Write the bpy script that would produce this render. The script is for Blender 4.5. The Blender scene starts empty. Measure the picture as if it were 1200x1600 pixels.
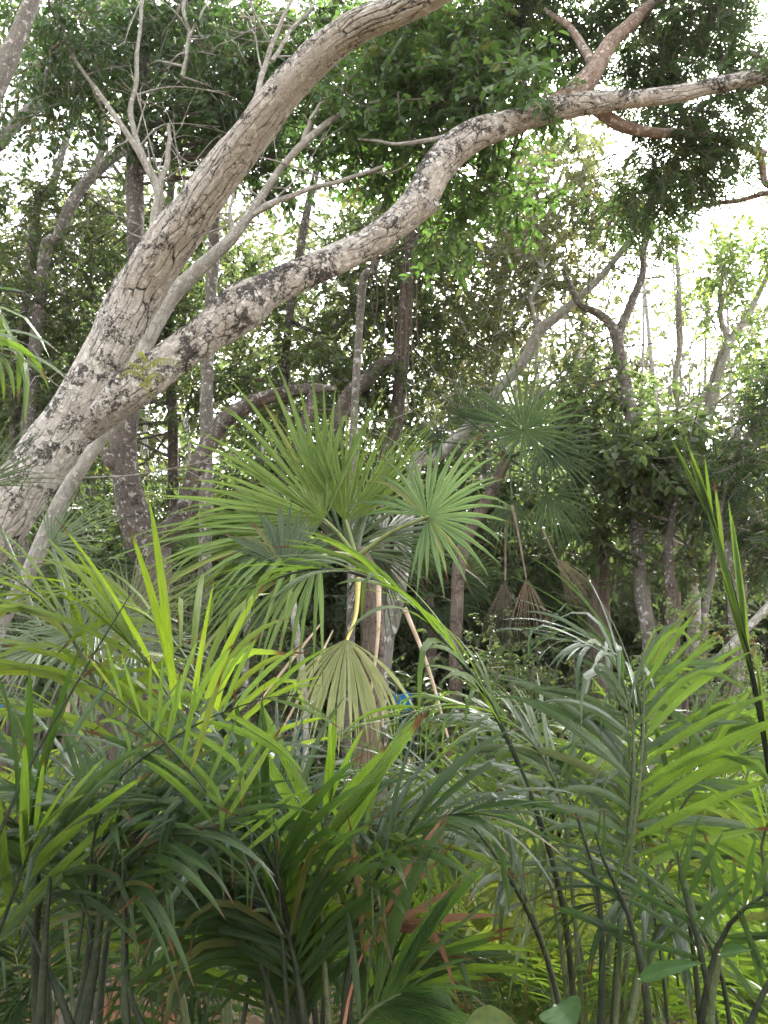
import bpy, math, random
import numpy as np
from mathutils import Vector, Matrix

# ------------------------------------------------------------------ camera, sky, sun, exposure
scene = bpy.context.scene
C = scene.collection
PITCH, CAMZ, F = math.radians(12.0), 1.5, 800 / math.tan(math.radians(29.0))
cam_d = bpy.data.cameras.new('camera')
cam_d.sensor_fit = 'VERTICAL'
cam_d.angle = math.radians(58.0)
cam_d.clip_end = 600
cam_d.clip_start = 0.05
cam = bpy.data.objects.new('camera', cam_d)
cam.location = (0, 0, CAMZ)
cam.rotation_euler = (math.radians(90) + PITCH, 0, 0)
C.objects.link(cam)
scene.camera = cam

SUN_AZ, SUN_EL = math.radians(24), math.radians(45)
world = bpy.data.worlds.new('World')
scene.world = world
world.use_nodes = True
wn, wl = world.node_tree.nodes, world.node_tree.links
sky = wn.new('ShaderNodeTexSky')
sky.sky_type = 'NISHITA'
sky.sun_disc = False
sky.sun_elevation = SUN_EL
sky.sun_rotation = SUN_AZ
sky.dust_density = 4.0
hs = wn.new('ShaderNodeHueSaturation')
hs.inputs['Saturation'].default_value = 0.15
wl.new(sky.outputs[0], hs.inputs['Color'])
wl.new(hs.outputs[0], wn['Background'].inputs['Color'])
wn['Background'].inputs['Strength'].default_value = 0.15

sun_d = bpy.data.lights.new('sun', 'SUN')
sun_d.energy = 3.0
sun_d.angle = math.radians(6)
sun_d.color = (1.0, 0.95, 0.87)
sun = bpy.data.objects.new('sun', sun_d)
sdir = Vector((math.sin(SUN_AZ) * math.cos(SUN_EL), math.cos(SUN_AZ) * math.cos(SUN_EL), math.sin(SUN_EL)))
sun.rotation_euler = sdir.to_track_quat('Z', 'Y').to_euler()
sun.location = (6, 20, 25)
C.objects.link(sun)

vs = scene.view_settings
vs.view_transform = 'Standard'
vs.look = 'None'
vs.gamma = 1.0
vs.use_curve_mapping = False
vs.exposure = 2.85
cy = scene.cycles
cy.use_denoising = True
cy.max_bounces = 7
cy.diffuse_bounces = 4
cy.glossy_bounces = 2
cy.transmission_bounces = 4
cy.caustics_reflective = False
cy.caustics_refractive = False
cy.sample_clamp_indirect = 8

# ------------------------------------------------------------------ helpers
rng = np.random.default_rng(7)
random.seed(7)
CP, SP = math.cos(PITCH), math.sin(PITCH)


def P(x, y, d):
    """The point in the place that lies d metres ahead on the line of sight through photo pixel x, y."""
    u, v = (x - 600) / F, (800 - y) / F
    t = d / (CP - v * SP)
    return np.array((u * t, d, CAMZ + (SP + v * CP) * t))


def px(n, d):
    return n * d / F


def nrm(a):
    a = np.asarray(a, float)
    return a / np.maximum(np.linalg.norm(a, axis=-1, keepdims=True), 1e-9)


class MB:
    def __init__(self):
        self.V, self.Q, self.U, self.M, self.T, self.n = [], [], [], [], [], 0

    def add(self, V, Q, U=None, mat=0, tint=None):
        V = np.asarray(V, float)
        Q = np.asarray(Q, int)
        self.V.append(V)
        self.Q.append(Q + self.n)
        self.U.append(np.zeros((len(V), 2)) if U is None else np.asarray(U, float))
        self.M.append(np.full(len(Q), mat, int))
        self.T.append(np.full(len(Q), .5) if tint is None else np.asarray(tint, float))
        self.n += len(V)
        return self

    def mesh(self, name, mats, origin=(0, 0, 0), smooth=True):
        V = np.concatenate(self.V) - np.asarray(origin, float)
        Q, U = np.concatenate(self.Q), np.concatenate(self.U)
        me = bpy.data.meshes.new(name)
        me.vertices.add(len(V))
        me.vertices.foreach_set('co', V.astype(np.float32).ravel())
        me.loops.add(Q.size)
        me.loops.foreach_set('vertex_index', Q.astype(np.int32).ravel())
        me.polygons.add(len(Q))
        me.polygons.foreach_set('loop_start', np.arange(0, Q.size, 4, dtype=np.int32))
        me.polygons.foreach_set('material_index', np.concatenate(self.M).astype(np.int32))
        me.polygons.foreach_set('use_smooth', np.full(len(Q), smooth))
        uv = me.uv_layers.new(name='UVMap')
        uv.data.foreach_set('uv', U[Q.ravel()].astype(np.float32).ravel())
        at = me.attributes.new('tint', 'FLOAT', 'FACE')
        at.data.foreach_set('value', np.concatenate(self.T).astype(np.float32))
        me.update(calc_edges=True)
        for m in (mats if isinstance(mats, (list, tuple)) else [mats]):
            me.materials.append(m)
        return me


ORIG = {}


def link(name, me, parent=None, origin=(0, 0, 0)):
    o = bpy.data.objects.new(name, me)
    C.objects.link(o)
    if parent is not None:
        o.parent = parent
    return o


def build(name, mb, mats, parent=None, smooth=True):
    """One mesh object; under a parent its vertices are kept relative to the thing's base."""
    org = ORIG[root_of(parent).name] if parent is not None else (0, 0, 0)
    return link(name, mb.mesh(name, mats, org, smooth), parent)


def root_of(o):
    while o.parent is not None:
        o = o.parent
    return o


def tag(o, label, cat, group=None, kind=None):
    o['label'] = label
    o['category'] = cat
    if group:
        o['group'] = group
    if kind:
        o['kind'] = kind
    return o


def thing(name, loc, label, cat, group=None):
    o = bpy.data.objects.new(name, None)
    o.empty_display_size = .2
    C.objects.link(o)
    o.location = tuple(float(c) for c in loc)
    ORIG[o.name] = np.array(o.location)
    return tag(o, label, cat, group)


def spline(pts, n_per=12):
    p = np.asarray(pts, float)
    if len(p) == 2:
        t = np.linspace(0, 1, n_per + 1)[:, None]
        return p[0] * (1 - t) + p[1] * t
    p = np.vstack([2 * p[0] - p[1], p, 2 * p[-1] - p[-2]])
    t = np.linspace(0, 1, n_per, endpoint=False)[:, None]
    out = []
    for i in range(1, len(p) - 2):
        a, b, c, d = p[i - 1], p[i], p[i + 1], p[i + 2]
        out.append(.5 * (2 * b + (c - a) * t + (2 * a - 5 * b + 4 * c - d) * t ** 2 + (3 * b - a - 3 * c + d) * t ** 3))
    return np.vstack(out + [p[-2][None]])


def resample(pts, step):
    s = spline(pts, 24)
    seg = np.r_[0, np.cumsum(np.linalg.norm(np.diff(s[:, :3], axis=0), axis=1))]
    n = max(3, int(seg[-1] / step) + 1)
    q = np.linspace(0, seg[-1], n)
    return np.stack([np.interp(q, seg, s[:, k]) for k in range(s.shape[1])], 1), q


def tube(mb, pts, radii, sides=8, step=.1, lump=0.0, wob=0.0, mat=0, cap=True, seed=0):
    r = np.random.default_rng(seed + 11)
    pr, q = resample(np.c_[np.asarray(pts, float), np.asarray(radii, float)], step)
    p, rad = pr[:, :3].copy(), np.maximum(pr[:, 3], .0008)
    if wob:
        for k in range(3):
            ph = r.uniform(0, 6.28, 3)
            f = r.uniform(2, 9, 3) / max(q[-1], .3)
            p += wob * np.sin(q[:, None] * f * 3 + ph) * np.minimum(1, q[:, None] / .3) / (k + 1)
    T = nrm(np.gradient(p, axis=0))
    ref = np.array((.1, 1, .05))
    th = np.linspace(0, 2 * np.pi, sides + 1)
    N = np.zeros_like(p)
    a = ref - T[0] * ref.dot(T[0])
    N[0] = nrm(a) if np.linalg.norm(a) > 1e-3 else nrm(np.cross(T[0], (1, 0, 0)))
    for i in range(1, len(p)):
        b = N[i - 1] - T[i] * N[i - 1].dot(T[i])
        N[i] = b / max(np.linalg.norm(b), 1e-9)
    B = np.cross(T, N)
    R = rad[:, None] * np.ones(sides + 1)[None]
    if lump:
        for k in range(1, 5):
            for m in range(2):
                f = r.uniform(.8, 3.5) * k ** .5
                R = R * (1 + lump / k ** .7 * np.cos(k * th[None] + np.sin(q[:, None] * f + r.uniform(0, 6)) * 2.2 + r.uniform(0, 6)))
    V = p[:, None] + (np.cos(th)[None, :, None] * N[:, None] + np.sin(th)[None, :, None] * B[:, None]) * R[:, :, None]
    n, s1 = len(p), sides + 1
    circ = 2 * np.pi * rad.mean()
    U = np.stack([np.broadcast_to(th[None] / (2 * np.pi) * circ, (n, s1)), np.broadcast_to(q[:, None], (n, s1))], -1)
    i = np.arange(n - 1)[:, None] * s1 + np.arange(sides)[None]
    Q = np.stack([i, i + 1, i + s1 + 1, i + s1], -1).reshape(-1, 4)
    mb.add(V.reshape(-1, 3), Q, U.reshape(-1, 2), mat)
    if cap and sides >= 4:
        for e in (0, n - 1):
            ring = V[e, :sides]
            c = p[e] + T[e] * rad[e] * (.3 if e else -.1)
            Vc = np.vstack([ring, c[None]])
            k = np.arange(0, sides - 1, 2)
            Qc = np.stack([k, (k + 1) % sides, (k + 2) % sides, np.full_like(k, sides)], -1)
            mb.add(Vc, Qc, np.tile([[.3, q[e]]], (len(Vc), 1)), mat)
    return p, rad


# ------------------------------------------------------------------ materials
def nodes_of(name):
    m = bpy.data.materials.new(name)
    m.use_nodes = True
    nt = m.node_tree
    nt.nodes.clear()
    out = nt.nodes.new('ShaderNodeOutputMaterial')
    return m, nt, nt.nodes, nt.links, out


def rgb(c):
    return (c[0], c[1], c[2], 1)


def mixc(nt, fac, a, b, mode='MIX'):
    n = nt.nodes.new('ShaderNodeMix')
    n.data_type = 'RGBA'
    n.blend_type = mode
    for k, v in ((0, fac), (6, a), (7, b)):
        if hasattr(v, 'is_output'):
            nt.links.new(v, n.inputs[k])
        else:
            n.inputs[k].default_value = v if k == 0 else rgb(v)
    return n.outputs[2]


def math_n(nt, op, a, b=None, clamp=False):
    n = nt.nodes.new('ShaderNodeMath')
    n.operation = op
    n.use_clamp = clamp
    for k, v in ((0, a), (1, b)):
        if v is None:
            continue
        if hasattr(v, 'is_output'):
            nt.links.new(v, n.inputs[k])
        else:
            n.inputs[k].default_value = v
    return n.outputs[0]


def ramp(nt, fac, stops):
    n = nt.nodes.new('ShaderNodeMapRange')
    n.interpolation_type = 'SMOOTHSTEP'
    nt.links.new(fac, n.inputs['Value'])
    n.inputs['From Min'].default_value, n.inputs['From Max'].default_value = stops
    return n.outputs['Result']


def noise_n(nt, vec, scale, detail=4, rough=.55, dist=0.0):
    n = nt.nodes.new('ShaderNodeTexNoise')
    n.inputs['Scale'].default_value = scale
    n.inputs['Detail'].default_value = detail
    n.inputs['Roughness'].default_value = rough
    n.inputs['Distortion'].default_value = dist
    if vec is not None:
        nt.links.new(vec, n.inputs['Vector'])
    return n.outputs['Fac']


def leaf_mat(name, col, alt, glow, rough=.42, spec=.5, trans=.42, veins=0, tips=False, by='object'):
    """Leaf: glossy front, light passing through; hue varies from leaf to leaf; veins run along the blade."""
    m, nt, N, L, out = nodes_of(name)
    if by == 'object':
        v = N.new('ShaderNodeObjectInfo').outputs['Random']
    else:
        a = N.new('ShaderNodeAttribute')
        a.attribute_name = 'tint'
        v = a.outputs['Fac']
    geo = N.new('ShaderNodeNewGeometry')
    blot = noise_n(nt, geo.outputs['Position'], 9, 3)
    f = math_n(nt, 'ADD', math_n(nt, 'MULTIPLY', v, .75), math_n(nt, 'MULTIPLY', ramp(nt, blot, (.35, .7)), .3), True)
    base = mixc(nt, f, col, alt)
    tr = mixc(nt, f, glow, tuple(.5 * (g + 2.2 * q) for g, q in zip(glow, alt)))
    sp1 = ramp(nt, noise_n(nt, geo.outputs['Position'], 55, 3, .6), (.67, .74))
    sp2 = ramp(nt, noise_n(nt, geo.outputs['Position'], 7, 2, .5), (.5, .62))
    spot = math_n(nt, 'MULTIPLY', math_n(nt, 'MULTIPLY', sp1, sp2), .7)
    base = mixc(nt, spot, base, (.13, .095, .035))
    tr = mixc(nt, spot, tr, (.12, .08, .02))
    yel = math_n(nt, 'MULTIPLY', ramp(nt, v, (.90, .98)), .45)
    base = mixc(nt, yel, base, (.24, .20, .05))
    tr = mixc(nt, yel, tr, (.32, .26, .04))
    normal = None
    if veins:
        uv = N.new('ShaderNodeUVMap')
        sep = N.new('ShaderNodeSeparateXYZ')
        L.new(uv.outputs[0], sep.inputs[0])
        w = math_n(nt, 'SINE', math_n(nt, 'MULTIPLY', sep.outputs[0], veins * math.pi))
        w01 = math_n(nt, 'MULTIPLY_ADD', w, .5)
        w01.node.inputs[2].default_value = .5
        base = mixc(nt, math_n(nt, 'MULTIPLY', w01, .35), base, tuple(c * .55 for c in col))
        tr = mixc(nt, math_n(nt, 'MULTIPLY', w01, .4), tr, tuple(c * .5 for c in glow))
        mid = ramp(nt, math_n(nt, 'ABSOLUTE', sep.outputs[0]), (.10, .03))
        base = mixc(nt, math_n(nt, 'MULTIPLY', mid, .45), base, tuple(min(1, c * 1.7) for c in alt))
        so = N.new('ShaderNodeVectorMath')
        so.operation = 'MULTIPLY_ADD'
        so.inputs[1].default_value = (2.2, 5, 0)
        L.new(uv.outputs[0], so.inputs[0])
        cx_ = N.new('ShaderNodeCombineXYZ')
        for q in range(3):
            L.new(math_n(nt, 'MULTIPLY', v, 31.0 + 17 * q), cx_.inputs[q])
        L.new(cx_.outputs[0], so.inputs[2])
        sn = noise_n(nt, so.outputs[0], 1.3, 6, .65)
        base = mixc(nt, math_n(nt, 'MULTIPLY', ramp(nt, sn, (.40, .68)), .55), base, tuple(c * .45 for c in col))
        tr = mixc(nt, math_n(nt, 'MULTIPLY', ramp(nt, sn, (.40, .68)), .55), tr, tuple(c * .5 for c in glow))
        dry = math_n(nt, 'MULTIPLY', ramp(nt, sn, (.71, .76)), .7)
        base = mixc(nt, dry, base, (.20, .15, .06))
        b = N.new('ShaderNodeBump')
        b.inputs['Strength'].default_value = .6
        b.inputs['Distance'].default_value = .004
        L.new(w01, b.inputs['Height'])
        normal = b.outputs[0]
        if tips:
            t = ramp(nt, math_n(nt, 'ADD', sep.outputs[1], math_n(nt, 'MULTIPLY', v, .22)), (1.00, 1.08))
            base = mixc(nt, t, base, (.10, .045, .015))
            tr = mixc(nt, t, tr, (.10, .04, .01))
    p = N.new('ShaderNodeBsdfPrincipled')
    p.inputs['Roughness'].default_value = rough
    p.inputs['Specular IOR Level'].default_value = spec
    L.new(base, p.inputs['Base Color'])
    t = N.new('ShaderNodeBsdfTranslucent')
    L.new(tr, t.inputs['Color'])
    if normal:
        L.new(normal, p.inputs['Normal'])
        L.new(normal, t.inputs['Normal'])
    mx = N.new('ShaderNodeMixShader')
    mx.inputs[0].default_value = trans
    L.new(p.outputs[0], mx.inputs[1])
    L.new(t.outputs[0], mx.inputs[2])
    L.new(mx.outputs[0], out.inputs[0])
    return m


def bark_mat(name, pale, mid, dark, fu=14, fv=4, dark_at=(.52, .62), crack=.8, bump=.012, disp=0.0, rough=.85, lichen=0.0, topdark=0.0, cw=.05):
    """Bark in plates split by cracks that run with the trunk (UV is in metres: round, along), with dark and pale growths."""
    m, nt, N, L, out = nodes_of(name)
    uv = N.new('ShaderNodeUVMap')
    geo = N.new('ShaderNodeTexCoord')
    warp = N.new('ShaderNodeTexNoise')
    warp.inputs['Scale'].default_value = 7
    warp.inputs['Detail'].default_value = 5
    L.new(geo.outputs['Object'], warp.inputs['Vector'])
    sc = N.new('ShaderNodeVectorMath')
    sc.operation = 'MULTIPLY_ADD'
    L.new(warp.outputs['Color'], sc.inputs[0])
    sc.inputs[1].default_value = (.07, .20, 0)
    L.new(uv.outputs[0], sc.inputs[2])

    def cells(a, b):
        mp = N.new('ShaderNodeMapping')
        mp.inputs['Scale'].default_value = (a, b, 1)
        L.new(sc.outputs[0], mp.inputs['Vector'])
        vo = N.new('ShaderNodeTexVoronoi')
        vo.feature = 'DISTANCE_TO_EDGE'
        vo.voronoi_dimensions = '2D'
        vo.inputs['Scale'].default_value = 1
        vo.inputs['Randomness'].default_value = .9
        L.new(mp.outputs[0], vo.inputs['Vector'])
        return vo.outputs['Distance']
    fine = noise_n(nt, geo.outputs['Object'], 38, 6, .7)
    grit = noise_n(nt, geo.outputs['Object'], 120, 4, .7)
    v1, v2 = cells(fu, fv), cells(fu * 2.3, fv * 2.6)
    gate = ramp(nt, noise_n(nt, geo.outputs['Object'], 2.6, 4, .6), (.36, .62))
    gate2 = ramp(nt, noise_n(nt, geo.outputs['Object'], 5.1, 4, .6), (.47, .62))
    wvar = math_n(nt, 'MULTIPLY', math_n(nt, 'SUBTRACT', fine, .38), cw * 2.6)
    c1 = math_n(nt, 'MULTIPLY', ramp(nt, math_n(nt, 'SUBTRACT', v1, wvar), (cw * .75, cw * .1)), gate)
    c2 = math_n(nt, 'MULTIPLY', ramp(nt, math_n(nt, 'SUBTRACT', v2, wvar), (cw * .9, cw * .1)), math_n(nt, 'MULTIPLY', gate2, .75))
    ck = math_n(nt, 'MAXIMUM', c1, c2)
    big = noise_n(nt, geo.outputs['Object'], 4.6, 11, .76, .4)
    mp2 = N.new('ShaderNodeMapping')
    mp2.inputs['Scale'].default_value = (60, 9, 1)
    L.new(sc.outputs[0], mp2.inputs['Vector'])
    streak = noise_n(nt, mp2.outputs[0], 1, 5, .65)
    c = mixc(nt, ramp(nt, streak, (.35, .7)), pale, mid)
    c = mixc(nt, math_n(nt, 'MULTIPLY', ramp(nt, fine, (.48, .62)), .7), c, mid)
    c = mixc(nt, math_n(nt, 'MULTIPLY', ramp(nt, grit, (.50, .62)), .45), c, tuple(x * .66 for x in mid))
    c = mixc(nt, math_n(nt, 'MULTIPLY', ramp(nt, noise_n(nt, geo.outputs['Object'], 7, 6, .7), (.52, .66)), .6), c, tuple(x * y for x, y in zip(mid, (.80, .76, .70))))
    speck = math_n(nt, 'ADD', big, math_n(nt, 'MULTIPLY', math_n(nt, 'SUBTRACT', fine, .5), .40))
    speck = math_n(nt, 'ADD', speck, math_n(nt, 'MULTIPLY', math_n(nt, 'SUBTRACT', grit, .5), .30))
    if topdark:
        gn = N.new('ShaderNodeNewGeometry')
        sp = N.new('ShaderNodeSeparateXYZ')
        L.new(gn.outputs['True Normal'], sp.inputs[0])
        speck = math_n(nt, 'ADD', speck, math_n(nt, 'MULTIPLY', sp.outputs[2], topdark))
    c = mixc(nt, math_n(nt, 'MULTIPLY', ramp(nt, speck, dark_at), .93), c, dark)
    if lichen:
        li = ramp(nt, math_n(nt, 'ADD', noise_n(nt, geo.outputs['Object'], 21, 6, .62), math_n(nt, 'MULTIPLY', grit, .16)), (.645, .69))
        c = mixc(nt, math_n(nt, 'MULTIPLY', li, lichen), c, (.66, .63, .58))
    c = mixc(nt, math_n(nt, 'MULTIPLY', ck, crack), c, tuple(x * .4 for x in dark))
    p = N.new('ShaderNodeBsdfPrincipled')
    p.inputs['Roughness'].default_value = rough
    p.inputs['Specular IOR Level'].default_value = .25
    L.new(c, p.inputs['Base Color'])
    h = math_n(nt, 'ADD', math_n(nt, 'MULTIPLY', fine, .45), math_n(nt, 'MULTIPLY', streak, .5))
    h = math_n(nt, 'ADD', h, math_n(nt, 'MULTIPLY', grit, .25))
    h = math_n(nt, 'SUBTRACT', h, math_n(nt, 'MULTIPLY', ck, .9))
    b = N.new('ShaderNodeBump')
    b.inputs['Strength'].default_value = .9
    b.inputs['Distance'].default_value = bump
    L.new(h, b.inputs['Height'])
    L.new(b.outputs[0], p.inputs['Normal'])
    L.new(p.outputs[0], out.inputs[0])
    if disp:
        d = N.new('ShaderNodeDisplacement')
        d.inputs['Midlevel'].default_value = .35
        d.inputs['Scale'].default_value = disp
        plates = math_n(nt, 'MULTIPLY', ramp(nt, v1, (.0, .14)), gate)
        hh = math_n(nt, 'ADD', math_n(nt, 'MULTIPLY', plates, .5), math_n(nt, 'MULTIPLY', big, 1.0))
        hh = math_n(nt, 'ADD', hh, math_n(nt, 'MULTIPLY', streak, .4))
        hh = math_n(nt, 'ADD', hh, math_n(nt, 'MULTIPLY', fine, .4))
        L.new(hh, d.inputs['Height'])
        L.new(d.outputs[0], out.inputs['Displacement'])
        m.displacement_method = 'BOTH'
    return m


def plain_mat(name, c1, c2, scale=8, rough=.7, spec=.3, bump=.004):
    m, nt, N, L, out = nodes_of(name)
    g = N.new('ShaderNodeTexCoord')
    f = noise_n(nt, g.outputs['Object'], scale, 6, .65)
    p = N.new('ShaderNodeBsdfPrincipled')
    L.new(mixc(nt, ramp(nt, f, (.35, .65)), c1, c2), p.inputs['Base Color'])
    p.inputs['Roughness'].default_value = rough
    p.inputs['Specular IOR Level'].default_value = spec
    b = N.new('ShaderNodeBump')
    b.inputs['Distance'].default_value = bump
    L.new(noise_n(nt, g.outputs['Object'], scale * 5, 5), b.inputs['Height'])
    L.new(b.outputs[0], p.inputs['Normal'])
    L.new(p.outputs[0], out.inputs[0])
    return m


M = {}
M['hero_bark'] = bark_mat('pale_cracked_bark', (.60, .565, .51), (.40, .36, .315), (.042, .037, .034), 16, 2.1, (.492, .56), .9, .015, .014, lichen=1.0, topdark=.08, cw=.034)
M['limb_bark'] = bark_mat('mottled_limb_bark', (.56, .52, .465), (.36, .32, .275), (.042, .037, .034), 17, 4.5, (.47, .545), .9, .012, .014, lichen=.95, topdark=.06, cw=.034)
M['ash_bark'] = bark_mat('ashen_bark', (.42, .40, .36), (.27, .25, .21), (.10, .09, .08), 20, 6, (.60, .72), .35, .006, lichen=.5)
M['grey_bark'] = bark_mat('grey_brown_bark', (.255, .235, .205), (.155, .14, .12), (.05, .044, .038), 26, 12, (.56, .68), .6, .010, lichen=.7)
M['dark_bark'] = bark_mat('dark_rough_bark', (.165, .14, .118), (.10, .083, .07), (.035, .029, .026), 26, 14, (.52, .66), .7, .012, lichen=.5)
M['red_bark'] = bark_mat('reddish_bark', (.33, .28, .235), (.22, .135, .095), (.06, .048, .04), 18, 8, (.58, .70), .6, .008, lichen=.6)
M['palm_bark'] = bark_mat('fibrous_palm_bark', (.22, .175, .14), (.13, .10, .08), (.04, .032, .027), 40, 7, (.52, .66), .8, .012)
M['leaf_dark'] = leaf_mat('dark_glossy_leaf', (.030, .064, .022), (.060, .112, .030), (.085, .165, .03), .36, .55, .38, by='tint')
M['leaf_glossy'] = leaf_mat('bright_glossy_leaf', (.045, .092, .026), (.088, .160, .040), (.13, .25, .035), .36, .55, .40, by='tint')
M['leaf_mid'] = leaf_mat('green_leaf', (.044, .074, .026), (.090, .128, .040), (.125, .185, .045), .45, .45, .42, by='tint')
M['leaf_olive'] = leaf_mat('olive_leaf', (.056, .070, .028), (.115, .122, .044), (.15, .175, .05), .5, .4, .42, by='tint')
M['leaf_lime'] = leaf_mat('light_green_leaf', (.085, .140, .040), (.180, .250, .080), (.26, .38, .08), .5, .4, .45, by='tint')
M['leaf_feather'] = leaf_mat('feathery_leaf', (.034, .062, .028), (.066, .105, .036), (.085, .14, .035), .5, .35, .40, by='tint')
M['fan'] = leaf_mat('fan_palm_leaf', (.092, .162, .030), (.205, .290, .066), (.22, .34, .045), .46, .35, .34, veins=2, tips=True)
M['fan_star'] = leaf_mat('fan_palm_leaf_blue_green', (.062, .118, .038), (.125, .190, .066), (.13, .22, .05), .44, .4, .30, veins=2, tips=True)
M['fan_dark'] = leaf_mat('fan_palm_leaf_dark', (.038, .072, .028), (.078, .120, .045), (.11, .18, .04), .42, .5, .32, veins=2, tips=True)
M['fan_grey'] = leaf_mat('fan_palm_leaf_grey_green', (.085, .128, .060), (.150, .200, .092), (.20, .28, .09), .42, .55, .34, veins=2)
M['fan_yellow'] = leaf_mat('fan_palm_leaf_yellowing', (.36, .43, .17), (.52, .53, .27), (.45, .50, .18), .45, .45, .40, veins=5)
M['fan_dead'] = leaf_mat('dead_fan_leaf', (.30, .225, .15), (.43, .34, .245), (.32, .22, .13), .75, .2, .25, veins=5)
M['fan_brown'] = leaf_mat('dead_brown_leaf', (.165, .135, .108), (.30, .25, .20), (.20, .15, .10), .8, .2, .22, veins=5)
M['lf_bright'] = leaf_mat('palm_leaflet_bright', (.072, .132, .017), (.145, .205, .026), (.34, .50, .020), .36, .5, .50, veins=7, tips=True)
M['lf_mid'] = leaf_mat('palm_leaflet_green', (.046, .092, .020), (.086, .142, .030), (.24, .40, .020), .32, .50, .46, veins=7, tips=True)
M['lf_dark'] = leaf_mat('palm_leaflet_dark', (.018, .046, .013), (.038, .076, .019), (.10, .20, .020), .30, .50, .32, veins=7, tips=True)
M['lf_blue'] = leaf_mat('palm_leaflet_glossy', (.040, .080, .032), (.070, .120, .050), (.10, .18, .030), .26, .75, .30, veins=7)
M['lf_lime'] = leaf_mat('palm_leaflet_lime', (.110, .165, .034), (.200, .245, .048), (.36, .45, .035), .42, .45, .52, veins=7)
M['lf_rust'] = leaf_mat('dry_rust_leaflet', (.135, .065, .038), (.27, .165, .10), (.20, .10, .05), .6, .3, .3, veins=7, tips=True)
M['broad'] = leaf_mat('broad_leaf', (.018, .052, .010), (.032, .075, .014), (.07, .16, .012), .55, .2, .28, veins=1)
M['stalk'] = plain_mat('green_stalk', (.042, .062, .024), (.080, .100, .036), 20, .45, .5)
M['stalk_fan'] = plain_mat('yellow_green_stalk', (.15, .19, .06), (.24, .27, .10), 14, .5, .4)
M['stalk_dark'] = plain_mat('dark_stalk', (.014, .020, .011), (.030, .038, .018), 20, .6, .2)
M['stalk_yellow'] = plain_mat('yellow_stalk', (.42, .33, .07), (.52, .44, .14), 12, .5, .4)
M['stalk_tan'] = plain_mat('pale_dead_stalk', (.46, .34, .235), (.60, .475, .36), 12, .7, .25)
M['stalk_red'] = plain_mat('red_brown_stalk', (.24, .10, .06), (.36, .19, .12), 16, .7, .25)
M['twig'] = plain_mat('twig', (.10, .085, .07), (.20, .175, .15), 10, .8, .2)
M['vine'] = plain_mat('dry_vine', (.13, .10, .075), (.24, .19, .14), 10, .8, .2)
M['litter'] = leaf_mat('leaf_litter', (.10, .065, .040), (.24, .17, .11), (.12, .07, .04), .8, .2, .2, by='tint')
M['blue'] = plain_mat('blue_sheet', (.03, .24, .62), (.08, .38, .74), 6, .45, .4)
M['fern'] = leaf_mat('small_fern', (.17, .19, .03), (.27, .26, .05), (.4, .42, .05), .5, .4, .4, by='tint')


# ------------------------------------------------------------------ foliage builders
def leaf_cards(mb, pos, d, n, length, wr=.45, mat=0, tint=None, droop=.12, narrow=False):
    """Pointed folded leaves of two bent quads each, growing from pos along d."""
    d = nrm(d)
    y = nrm(np.cross(n, d))
    z = np.cross(d, y)
    L = np.asarray(length)[:, None]
    W = L * wr
    k = len(pos)
    tpl = [(0, 0, 0), (.32, .5, .10), (.70, .36, .02), (1, 0, -droop), (.70, -.36, .02), (.32, -.5, .10)]
    V = np.stack([pos + d * L * a + y * W * b + z * L * (h if abs(b) < .01 else h * wr) for a, b, h in tpl], 1)
    i = np.arange(k)[:, None] * 6
    Q = np.concatenate([i + np.array([[0, 1, 2, 3]]), i + np.array([[0, 3, 4, 5]])], 1).reshape(-1, 4)
    mb.add(V.reshape(-1, 3), Q, np.tile([(0, 0)] * 6, (k, 1)), mat, None if tint is None else np.repeat(tint, 2))


def rand_dirs(k, r):
    return nrm(r.normal(size=(k, 3)))


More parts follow.
